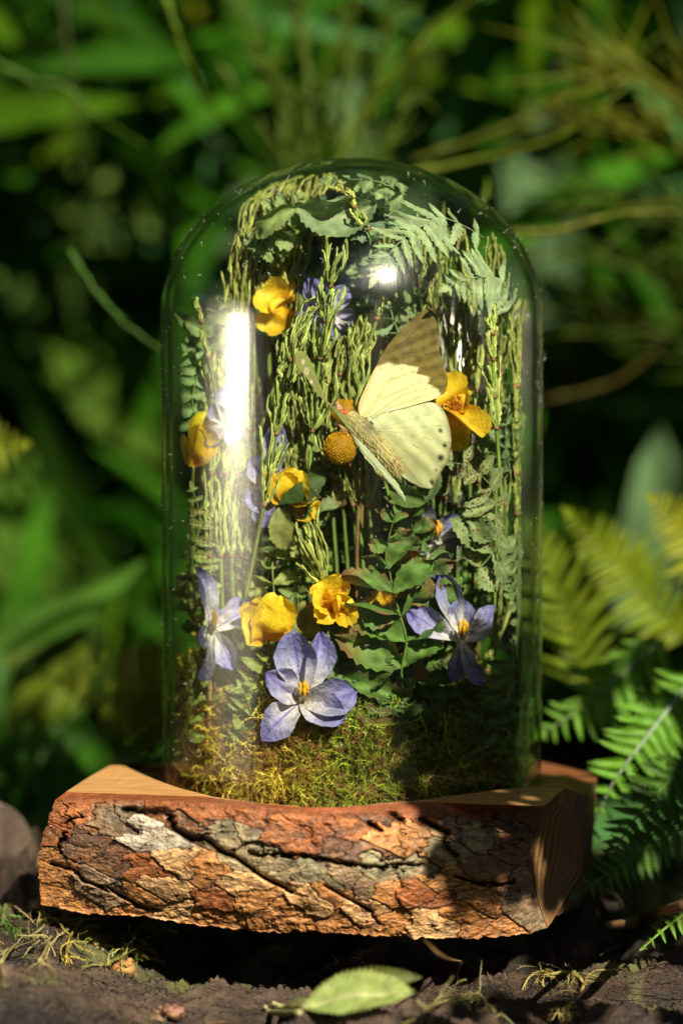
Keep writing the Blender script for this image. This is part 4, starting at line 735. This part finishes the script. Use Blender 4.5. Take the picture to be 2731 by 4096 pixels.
# ================================================================== FOREGROUND LITTER
INDOME = False
def on_log(px, py, lift=.15):
    best = None
    for y in np.linspace(-24, 3, 200):
        p = P(px, py, y)
        if p[2] <= log_z(p[0], p[1])+lift: return p
    return P(px, py, -12)
fl = thing('fallen_leaf', 'pale green serrated leaf with its dark underside folded up, lying at the bottom edge', 'leaf', on_log(1200, 3985))
a, b = on_log(1210, 4030, .5), on_log(1655, 3965, .7)
mobj('leaf_blade', *blade(a, b, 1.5, (0, -.75, .8), .08, -.05, 'leaf', .12, .03, .16, 20, 70, 13, 0, (.30, .38, .11), mid=(.5, .5, .24), edge=(.30, .24, .08), fold=.12), M_LEAF, fl)
mobj('leaf_underside', *blade(a+[.3, .75, .30], b+[.25, .75, .22], .8, (0, -1, .35), .14, -.05, 'leaf', .2, .03, .2, 20, 60, 9, 0, (.10, .12, .03)), M_LEAF, fl)
mobj('leaf_base_curl', *blade(on_log(1150, 4040, .3), on_log(1270, 4040, .4), .35, (0, -.6, .8), .15, .1, 'cupp', .7, .05, nt=16, ns=9, col=(.48, .52, .22)), M_LEAF, fl)
mb = MB()
for q0, q1, q2 in [((1060, 4025), (1085, 4050), (1200, 4050)), ((1090, 4010), (1140, 4030), (1220, 4030))]: mb.add(*tube([on_log(*q0, .3), on_log(*q1, .35), on_log(*q2, .45)], [.05, .10, .08], 7, 0, (.45, .42, .2), sub=12))
mb.build('leaf_stalk', M_LEAF, fl)
def twig(label, pl, r_=.04, c=(.30, .18, .08), lift=.12, group=None):
    pts = [on_log(a, b, lift) for a, b in pl]; o = mobj('twig', *tube(pts, [r_*.25, r_, r_*.5], 6, .2, c, np.array(c)*.6, sub=18), M_HORSE); return tag(o, label, 'twig', group)
twig('thin tan twig with a bend hanging below the right half of the slab', [(1690, 3755), (1780, 3830), (1880, 3850), (1935, 3860)], .04, (.42, .25, .10), .3)
twig('fine grassy twig rising from the pale fallen leaf towards the slab', [(1465, 3935), (1390, 3880), (1340, 3830), (1305, 3780)], .03, (.28, .20, .08), .25)
twig('thin grey twig slanting at the lower right by the fern tip', [(2400, 3820), (2490, 3770), (2590, 3710)], .05, (.24, .18, .11), .3)
twig('short dark twig stub left of the pale fallen leaf', [(1400, 3930), (1380, 3870), (1378, 3800)], .025, (.2, .13, .06), .2)
twig('brown bent bark splinter lying at the lower right under the ferns', [(2430, 3700), (2560, 3680), (2731, 3620)], .28, (.22, .12, .05), .5)
def mosstuft(label, pl, n=14, c=(.36, .33, .08), L_=(.6, 1.4), grp='moss tufts on the rotting log'):
    P0 = on_log(*pl[0], .15); t = thing('moss_tuft', label, 'moss', P0, grp); mb = MB()
    pts = [on_log(a, b, .25) for a, b in pl]; mobj('runner', *tube(pts, [.07, .05], 6, .3, np.array(c)*1.1, np.array(c)*.6, sub=16), M_MOSS, t)
    def fp(): i = rng.integers(0, len(pts)); return pts[i]+rng.normal(0, .12, 3)*[1, 1, .5], (rng.uniform(-.6, .6), -.3, .1)
    V, F, C = moss_strands(n*3, fp, lambda p: c, L_, .045, .09, .5); tag(mobj('moss_strands', V, F, C, M_MOSS, t, smooth=False), kind='stuff'); return t
mosstuft('long pale moss runner on the log below the left end of the slab', [(5, 3850), (60, 3780), (130, 3740), (180, 3700), (215, 3640)], 16, (.42, .36, .15))
mosstuft('forked tan moss sprig hanging beside the pale runner at the left', [(160, 3840), (195, 3770), (190, 3720)], 8, (.40, .33, .14))
mosstuft('yellow tipped moss sprig hanging below the left corner of the slab', [(265, 3830), (280, 3750), (330, 3680)], 8, (.38, .30, .06))
mosstuft('moss sprig leading right towards the orange bark crumbs', [(420, 3780), (470, 3790), (530, 3780), (480, 3830), (400, 3860)], 12, (.36, .36, .10))
mosstuft('bright green moss cushion in the shade under the left part of the slab', [(560, 3760), (640, 3730), (700, 3700), (590, 3700)], 26, (.16, .20, .03), (.6, 1.2))
mosstuft('clawlike pale moss sprig on the log at the lower right', [(1700, 4030), (1830, 3990), (1900, 3980), (1980, 4050)], 14, (.34, .30, .12))
mosstuft('thick mossy root end with curled claws near the right bottom corner', [(2180, 3900), (2290, 3890), (2330, 3950), (2250, 4040)], 18, (.36, .30, .10))
mosstuft('green moss patch on the grey brown bark at the left edge', [(10, 3660), (40, 3700), (70, 3720)], 14, (.14, .22, .05), (.3, .7))
def chip(label, px, py, s, c):
    p = on_log(px, py, .2); t = thing('bark_crumb', label, 'bark crumb', p, 'loose bark crumbs on the log'); 
    for i in range(5):
        n_ = rng.normal(0, 1, (9, 3))*s*[1, .5, .5]; mb_ = MB(); q = p+rng.normal(0, s*.7, 3)*[1, .4, .4]
        V, F, C = ball(q, s*rng.uniform(.5, .9), 6, (1.2, .8, .6), jit(c, .3)); V = V+rng.normal(0, s*.14, V.shape); mobj('flake', V, F, C, M_BARK, t, smooth=False)
chip('crumbly orange bark flakes on the log left of centre', 465, 3870, .32, (.45, .20, .07)); chip('small upright orange bark splinter above the pale leaf', 1570, 3910, .18, (.38, .16, .06))
chip('small bark crumb at the bottom left of centre', 680, 4060, .3, (.25, .13, .08)); chip('tiny orange crumb near the top of the dark log', 575, 3830, .10, (.5, .2, .06))
# loose litter, too small to count
V, F, C = moss_strands(900, lambda: ((lambda x, y: ((x, y, log_z(x, y)+.05), (rng.normal(0, 1), rng.normal(0, 1), .1)))(rng.uniform(-13, 13), rng.uniform(-12, -1))), lambda p: [(.20, .12, .06), (.10, .06, .03), (.30, .2, .1), (.12, .14, .04)][rng.integers(0, 4)], (.2, .9), .03, .05, .6, 5)
tag(mobj('forest_litter', V, F, C, M_MOSS, smooth=False), 'fine brown plant litter scattered over the rotting log', 'litter', kind='stuff')

# ================================================================== FERNS AND STEMS AROUND
FG, FY = (.12, .28, .02), (.26, .30, .015)
def bfern(label, L, n, wl, col, **k):
    kw = dict(mat=M_FRESH, serr=.6, k=9, pw=.30, group='green ferns growing around the log', lean=.35, droop=.1, cat='fern', rr=.08); kw.update(k); return frond(label, [P(*q) for q in L], n, wl, col, **kw)
bfern('yellow green fern frond pointing up left at the right of the dome', [(2731, 2560, 15), (2560, 2350, 13), (2420, 2200, 12), (2275, 2055, 11)], 19, 1.9, (.17, .23, .008), pw=.22, lean=.55)
bfern('bright yellow fern tip at the right edge above the other fronds', [(2900, 2330, 14), (2760, 2150, 13), (2610, 2000, 12)], 14, 1.8, (.28, .30, .008), pw=.22, lean=.55)
bfern('olive fern frond tucked directly behind the right side of the dome', [(2330, 2750, 12), (2280, 2500, 11), (2200, 2300, 10), (2130, 2130, 10)], 15, 2.3, (.14, .20, .01), lean=.9, pw=.2)
bfern('green fern frond with pale stem drooping over the right edge of the slab', [(2650, 2560, 8), (2480, 2700, 6), (2330, 2830, 5), (2170, 2930, 5)], 12, 1.9, FG, droop=.7, rc=(.18, .26, .12))
bfern('green fern frond with thick pale stem rising from lower right', [(2780, 2700, 4), (2660, 2850, 2), (2560, 2980, 1), (2440, 3150, 1), (2330, 3400, 2)], 14, 1.7, FG, droop=.35, rc=(.22, .30, .18), lean=.2, rr=.11)
bfern('dark green fern frond at the right bottom beside the end grain', [(2790, 3280, 0), (2600, 3380, -1), (2450, 3480, -2), (2300, 3580, -3)], 15, 1.3, (.07, .17, .02), droop=.2, rr=.06)
bfern('shaded fern frond hanging at the right edge above the dark frond', [(2760, 3050, 1), (2650, 3150, 0), (2520, 3300, -1), (2450, 3420, -1)], 12, 1.4, (.06, .15, .015), droop=.4)
bfern('single bright green fern tip entering at the right bottom edge', [(2800, 3620, -6), (2700, 3680, -6.5), (2570, 3790, -7)], 8, .7, (.14, .28, .03))
bfern('small yellow fern tip entering at the left edge', [(-260, 1850, 18), (-100, 1810, 17), (90, 1780, 16)], 9, 1.9, (.26, .32, .015), pw=.2)
bfern('olive fern frond pointing left behind the lower left of the dome', [(760, 2880, 14), (640, 2800, 14), (480, 2745, 14), (270, 2725, 15)], 16, 2.6, (.22, .25, .01), pw=.24)
bfern('dim olive fern frond beyond the lower left grass', [(330, 2800, 26), (200, 2720, 26), (60, 2640, 28)], 9, 3.6, (.12, .17, .01))
bfern('dim green fern frond low at the left behind the horn of the slab', [(-60, 3320, 22), (150, 3230, 20), (350, 3150, 18)], 9, 4.5, (.07, .20, .02), pw=.5)
bfern('dark green fern frond further back at the left edge', [(-60, 2950, 34), (100, 2900, 34), (300, 2950, 32)], 9, 5., (.05, .14, .02))
SG = 'thin green stems arching behind the dome'
def stem(label, L, r_=.12, c=(.11, .20, .015), wl=0):
    r_ = r_*.8; c = tuple(np.array(c)*.72)
    pts = [P(*q) for q in L]; rad_ = np.interp(np.linspace(0, 1, 30), [0, .5, 1], [r_*1.2, r_, r_*.4]); rad_[4::6] *= 1.6; V, F, C = tube(pts, rad_, 7, .2, c, np.array(c)*.7, sub=30); V = V+np.repeat(rng.normal(0, .025, (30, 3)), 7, axis=0); t = thing('green_stem', label, 'plant stem', pts[0], SG); mobj('stem', V, F, C, M_FRESH, t)
    cp = V.reshape(30, 7, 3).mean(1)
    if wl:
        for k in range(4, 28, 3):
            for q in range(4):
                T = nz(cp[k+1]-cp[k]); e = cp[k]+nz(T+rng.normal(0, .5, 3))*wl*rng.uniform(.6, 1.1); mobj('branch', *tube([cp[k], (cp[k]+e)/2+rng.normal(0, .1, 3), e], [.07, .03], 5, 0, c, sub=5), M_FRESH, t)
stem('knotted green stem crossing the upper left corner', [(-60, 220, 24), (130, 320, 24), (260, 345, 24), (380, 460, 24), (590, 590, 25)], .14, (.11, .24, .012))
stem('bright stem tip descending at the upper left of centre', [(660, -20, 18), (700, 100, 18), (780, 310, 19), (900, 500, 22)], .13, (.20, .32, .02))
stem('green stem slanting down to the left shoulder of the dome', [(280, 1000, 14), (400, 1180, 14), (520, 1310, 14), (650, 1400, 14)], .12, (.08, .22, .012))
stem('arching olive stem rising to the top right of centre', [(1330, 700, 22), (1460, 430, 22), (1640, 230, 21), (1760, 90, 21), (1930, -30, 21)], .15, (.20, .28, .015))
stem('olive stem curving up right above the dome', [(1500, 720, 20), (1900, 640, 20), (2200, 560, 19), (2400, 430, 18), (2520, 330, 18)], .16, (.20, .27, .015))
stem('long dim olive stem sweeping right to the upper corner', [(1650, 640, 26), (2000, 520, 26), (2300, 380, 26), (2650, 140, 26)], .16, (.14, .18, .01))
stem('pale olive stem running to the right edge beside the shoulder of the dome', [(2050, 930, 16), (2250, 920, 16), (2450, 860, 16), (2800, 850, 16)], .14, (.24, .27, .02))
stem('short lit stem tip peeping over the right shoulder of the dome', [(1890, 850, 14), (1940, 780, 14), (1950, 720, 14)], .14, (.18, .30, .02))
stem('faint vertical stem left of the upper centre', [(250, -30, 34), (300, 400, 34), (400, 900, 36)], .14, (.08, .11, .02))
stem('dark slanting stem running from the top to the dome top', [(880, 260, 26), (1000, 450, 26), (1160, 640, 26)], .14, (.14, .22, .02))
stem('olive stem at the right edge in the shade', [(2180, 1600, 30), (2500, 1500, 30), (2800, 1200, 30)], .12, (.12, .10, .01))
for i, (a, b) in enumerate([((1180, 700), (980, -20)), ((1260, 700), (1180, -20)), ((1320, 720), (1420, -20)), ((1400, 700), (1590, -20)), ((1250, 720), (1060, 260)), ((1480, 640), (1700, 260))]):
    stem(['straight stem fanning out left above the dome', 'upright stem just left of centre above the dome', 'upright stem right of centre above the dome', 'straight stem leaning right above the dome', 'short dim stem fanning left above the dome', 'short dim stem leaning far right above the dome'][i], [(a[0], a[1]+200, 24), ((a[0]+b[0])/2+10, (a[1]+b[1])/2, 24), (b[0], b[1], 24)], .13, (.13, .21, .015), wl=2.0)
for i in range(5):
    y0 = 300+i*250; stem(['feathery yellow green horsetail plume at the top right corner', 'feathery horsetail plume second from the top at the right edge', 'olive horsetail plume level with the top of the dome at right', 'olive horsetail plume beside the right shoulder of the dome', 'dim horsetail plume lowest at the right of the dome'][i], [(2950, y0+260, 24+2*i), (2650, y0+40, 24+2*i), (2350-40*i, y0-60, 25+2*i)], .16, (.26, .28, .01) if i < 2 else (.13, .2, .015), wl=5.)
# grass blades, broad leaves
def bl_thing(name, label, cat, A, B, wd, col, grp, **k):
    t = thing(name, label, cat, A, grp); kw = dict(prof='grass', cup=.2, nt=20, ns=7, col=col, mat=None); kw.update(k); kw.pop('mat'); mobj('leaf_blade', *blade(A, B, wd, **kw), M_FAR, t)
for i, (x0, y0, x1, y1, Y, wd, lb) in enumerate([(1800, 1300, 1870, -200, 62, 5, 'broad grey green blade right of centre behind the dome'), (2180, 1300, 2070, -200, 58, 4.2, 'tall pale blade at the right behind the arching stems'), (1650, 900, 1330, 150, 55, 3.5, 'pale slanting blade above the top of the dome'), (1980, 1100, 2420, -100, 66, 4, 'dim broad blade leaning to the upper right'), (940, 1000, 1010, 0, 60, 3.6, 'green blade left of centre behind the stems'), (1550, 1100, 1600, -100, 70, 4.5, 'dark upright blade directly behind the dome top'), (2560, 2500, 2640, 1700, 45, 3.4, 'dim grey green blade behind the yellow fern at the right')]):
    bl_thing('grass_blade', lb, 'grass', P(x0, y0, Y), P(x1, y1, Y), wd, (.13, .23, .10), 'broad blurred grass blades in the background', bend=.05)
for i, (x0, y0, x1, y1, Y, wd, lb, c) in enumerate([(-150, 2600, 590, 2230, 24, 1.6, 'long curved green blade sweeping up at the left edge', (.07, .17, .02)), (-100, 3420, 520, 3130, 20, 4.2, 'wide blurred green leaf at the left behind the slab', (.06, .20, .02)), (500, 3150, 700, 3070, 16, 1.4, 'small green leaf tip between slab and dome at the left', (.06, .2, .02))]):
    bl_thing('arching_leaf', lb, 'leaf', P(x0, y0, Y), P(x1, y1, Y), wd, c, 'soft green leaves at the left', bend=.0, side=.12 if i == 0 else 0, prof='leaf')
def lobed(label, L, Y, wl, col, n=11):
    Y = Y*1.0+26; frond(label, [P(a, b, Y+1.5*k) for k, (a, b) in enumerate(L)], n, wl*1.1, np.array(col)*.8, mat=M_FAR, serr=.6, k=7, pw=.26, group='blurred fern fronds in the background', lean=.5, droop=.25, cat='fern', rr=.15)
lobed('blue green fern frond hanging blurred at the left edge', [(-120, 480), (60, 500), (250, 620), (340, 800)], 40, 8, (.14, .26, .12))
lobed('light green fern frond blurred in the upper left corner', [(-150, 20), (60, 100), (230, 260), (330, 420)], 42, 8.5, (.18, .30, .05))
lobed('light green fern frond drooping left of the dome shoulder', [(620, 560), (540, 700), (440, 860), (300, 980)], 38, 7, (.18, .29, .06))
lobed('mid green fern frond in the far left middle', [(-60, 1000), (120, 1050), (280, 1180), (380, 1350)], 40, 7, (.13, .24, .05))
lobed('olive fern frond above left of the dome', [(620, 60), (780, 130), (940, 130), (1100, 90)], 36, 6.5, (.20, .24, .008))
lobed('dim green fern frond beside the left dome wall', [(300, 1620), (420, 1560), (560, 1560), (660, 1640)], 36, 5.5, (.10, .20, .02))
lobed('dim green fern frond low in the dark left side', [(-60, 2250), (100, 2180), (250, 2200), (360, 2300)], 34, 6, (.09, .19, .02))
lobed('green fern frond above the right shoulder of the dome', [(2731, 620), (2500, 700), (2300, 830), (2150, 1000)], 44, 8, (.12, .20, .015))
lobed('dim fern frond in the dark right of the dome', [(2750, 1350), (2560, 1380), (2380, 1480), (2250, 1620)], 40, 6, (.09, .16, .012))
lobed('faint fern frond behind the top centre stems', [(1250, 80), (1400, 160), (1560, 300), (1640, 460)], 55, 8, (.10, .20, .04))
lobed('faint fern frond high at the right behind the plumes', [(2050, 60), (2200, 160), (2330, 320), (2380, 480)], 52, 8, (.12, .20, .02))

# undergrowth that reads as one mass
Vs, Fs, Cs, o = [], [], [], 0
for i in range(13500):
    Yd = rng.uniform(45, 150); sx = (Yd+90)*.30; x = rng.uniform(-1, 1)*sx*1.3; z = rng.uniform(-10, 46+Yd*.12)
    dens = fbm(x*.05, z*.05, Yd*.03)
    if dens < -.18 or (z < 17 and rng.random() < .72): continue
    A = np.array([x, Yd, z]); d = nz(rng.normal(0, 1, 3)*[.7, .5, .7]+[0, -.3, .8]); L_ = rng.uniform(5, 17); c = [(.028, .11, .004), (.045, .155, .007), (.075, .155, .004), (.07, .19, .055), (.02, .07, .003)][rng.choice(5, p=[.3, .28, .17, .12, .13])]
    V, F, C = blade(A, A+d*L_, L_*rng.uniform(.05, .2), rng.normal(0, .5, 3)+[.2, -1, .5], .12, .05, 'leaf', .2, .02, nt=6, ns=4, col=jit(c, .3)); Vs.append(V); Cs.append(C); Fs.append(F+o); o += len(V)
tag(mobj('undergrowth_foliage', np.vstack(Vs), np.vstack(Fs), np.vstack(Cs), M_FAR), 'dense blurred green undergrowth filling the shaded background', 'undergrowth', kind='stuff')

# ================================================================== OUTSIDE THE FRAME
# overhanging leafy branch between the sun and the right end of the slab: it casts the shade seen there
Sv = np.array(SUN); mb = MB(); e1 = nz(np.cross(Sv, (0, 0, 1))); e2 = np.cross(e1, Sv)
br = thing('overhanging_branch', 'leafy branch beside the camera that shades the right end of the slab', 'branch', np.array((8, -3, -2.))+Sv*46)
def shade(c, rad, n, size, t0=40):
    for i in range(n):
        a = rng.uniform(0, 6.28); q = math.sqrt(rng.random()); p = np.array(c)+(e1*math.cos(a)*rad[0]+e2*math.sin(a)*rad[1])*q+Sv*(t0+rng.uniform(-4, 4)); d = nz(e1*rng.normal()+e2*rng.normal())
        mobj('leaf_blade', *blade(p-d*size/2, p+d*size/2, size*.5, Sv+rng.normal(0, .3, 3), .1, 0, 'leaf', .1, .02, nt=8, ns=5, col=jit(FG, .2)), M_FRESH, br)
shade((5.0, -3.5, 2.4), (2.9, 2.6), 56, 2.4); shade((7.2, -3, -.8), (1.9, 3.0), 60, 2.4); shade((4.6, -6, .6), (3.0, 1.3), 34, 1.8); shade((3.4, -3.6, 2.6), (2.0, 1.0), 8, 1.8); shade((4.4, -8, -.7), (2.0, .75), 26, 1.5); shade((10.5, -3, -1.5), (3.4, 3.2), 34, 2.8); shade((2.6, -4, 2.0), (1.6, 1.6), 13, 1.7); shade((14, 0, 4), (4, 6), 30, 3.2, 50)
shade((6, -10, -5), (5, 1.2), 14, 2.2, 44)
mobj('branch_wood', *tube([np.array((30, 0, -10))+Sv*46, np.array((16, 0, 0))+Sv*46, np.array((8, -3, -1))+Sv*42, np.array((4, -4, 2))+Sv*40], [.7, .4, .15], 8, .1, (.12, .08, .05), sub=20), M_BARK, br)
# tree crowns over and behind the camera: they close off most of the sky and dapple the background
Vs, Fs, Cs, o = [], [], [], 0
while len(Vs) < 3200:
    d = nz(rng.normal(0, 1, 3)); el = math.degrees(math.asin(d[2])); R = rng.uniform(270, 420); d2 = nz(d*R-np.array([0, 0, 0]))
    if el < (15 if d[1] > -.2 else -3): continue
    ang = math.degrees(math.acos(np.clip(d@Sv, -1, 1)))
    if ang < 10.5 or np.degrees(np.arccos(np.clip(nz(d*R-np.array([-59, -18, 16]))@Sv, -1, 1))) < 14: continue
    if any(math.degrees(math.acos(np.clip(nz(d*R-np.array(B_))@Sv, -1, 1))) < a_ for B_, a_ in (((-34, 66, 48), 12), ((-4, 74, 50), 9), ((34, 66, 45), 8), ((-10, 14, 4), 8), ((-28, 60, 22), 7))): continue
    if ang < 45 and fbm(d[0]*5, d[1]*5, d[2]*5) > .27: continue
    A = d*R; e = nz(rng.normal(0, 1, 3)); L_ = rng.uniform(30, 60); V, F, C = blade(A-e*L_/2, A+e*L_/2, L_*.5, -d+rng.normal(0, .4, 3), .1, 0, 'leaf', .1, .02, nt=6, ns=4, col=jit((.05, .11, .02), .3)); Vs.append(V); Cs.append(C); Fs.append(F+o); o += len(V)
tag(mobj('tree_canopy', np.vstack(Vs), np.vstack(Fs), np.vstack(Cs), M_FAR), 'leafy tree crowns over and around the clearing that shade the background', 'canopy', kind='stuff')
# silver reflector standing to the left: what shows as the long bright streak on the glass
rfm, t = newmat('silver_fabric'); pr = N(t, 'ShaderNodeBsdfPrincipled'); pr.inputs['Base Color'].default_value = (.9, .86, .8, 1); pr.inputs['Metallic'].default_value = 1; pr.inputs['Roughness'].default_value = .2
p2 = N(t, 'ShaderNodeBsdfPrincipled'); p2.inputs['Base Color'].default_value = (.9, .84, .74, 1); p2.inputs['Metallic'].default_value = 1; p2.inputs['Roughness'].default_value = .5
out = N(t, 'ShaderNodeOutputMaterial'); mx = N(t, 'ShaderNodeMixShader'); mx.inputs[0].default_value = .55; t.links.new(pr.outputs[0], mx.inputs[1]); t.links.new(p2.outputs[0], mx.inputs[2]); t.links.new(mx.outputs[0], out.inputs[0])
az = math.radians(-73); C0 = np.array([math.sin(az)*62, -math.cos(az)*62, 16.0]); toD = nz(np.array([0, 0, 17.])-C0); hn = nz(toD+Sv); up = nz(np.array([0, 0, 1])-hn*hn[2]); sd = np.cross(up, hn)
rp = thing('light_reflector', 'oval silver photographic reflector standing out of frame at the left', 'reflector', C0-[0, 0, 26])
V = []; nx, nyy = 30, 24
for i in range(nyy):
    for j in range(nx):
        b = (i/(nyy-1)-.5)*44; a = (j/(nx-1)-.5)*2*26*math.sqrt(max(1-(b/22.4)**2, 0))**.8; V.append(C0+sd*a+up*(b-6)+hn*(.02*math.sin(a*.4+b*.1)-.0055*(b-4)**2))
o = mobj('reflector_cloth', V, grid_faces(nyy, nx), (.9, .9, .9), rfm, rp); sm = o.modifiers.new('thickness', 'SOLIDIFY'); sm.thickness = .002
fr_ = MB(); cs = [C0+sd*26.3*math.cos(q)+up*(22.3*math.sin(q)-6)-hn*.0055*(22.3*math.sin(q)-4)**2 for q in np.linspace(0, 2*math.pi, 60)]
fr_.add(*tube(cs, .35, 8, 0, (.03, .03, .03)))
fr_.build('reflector_frame', M_PIN, rp)
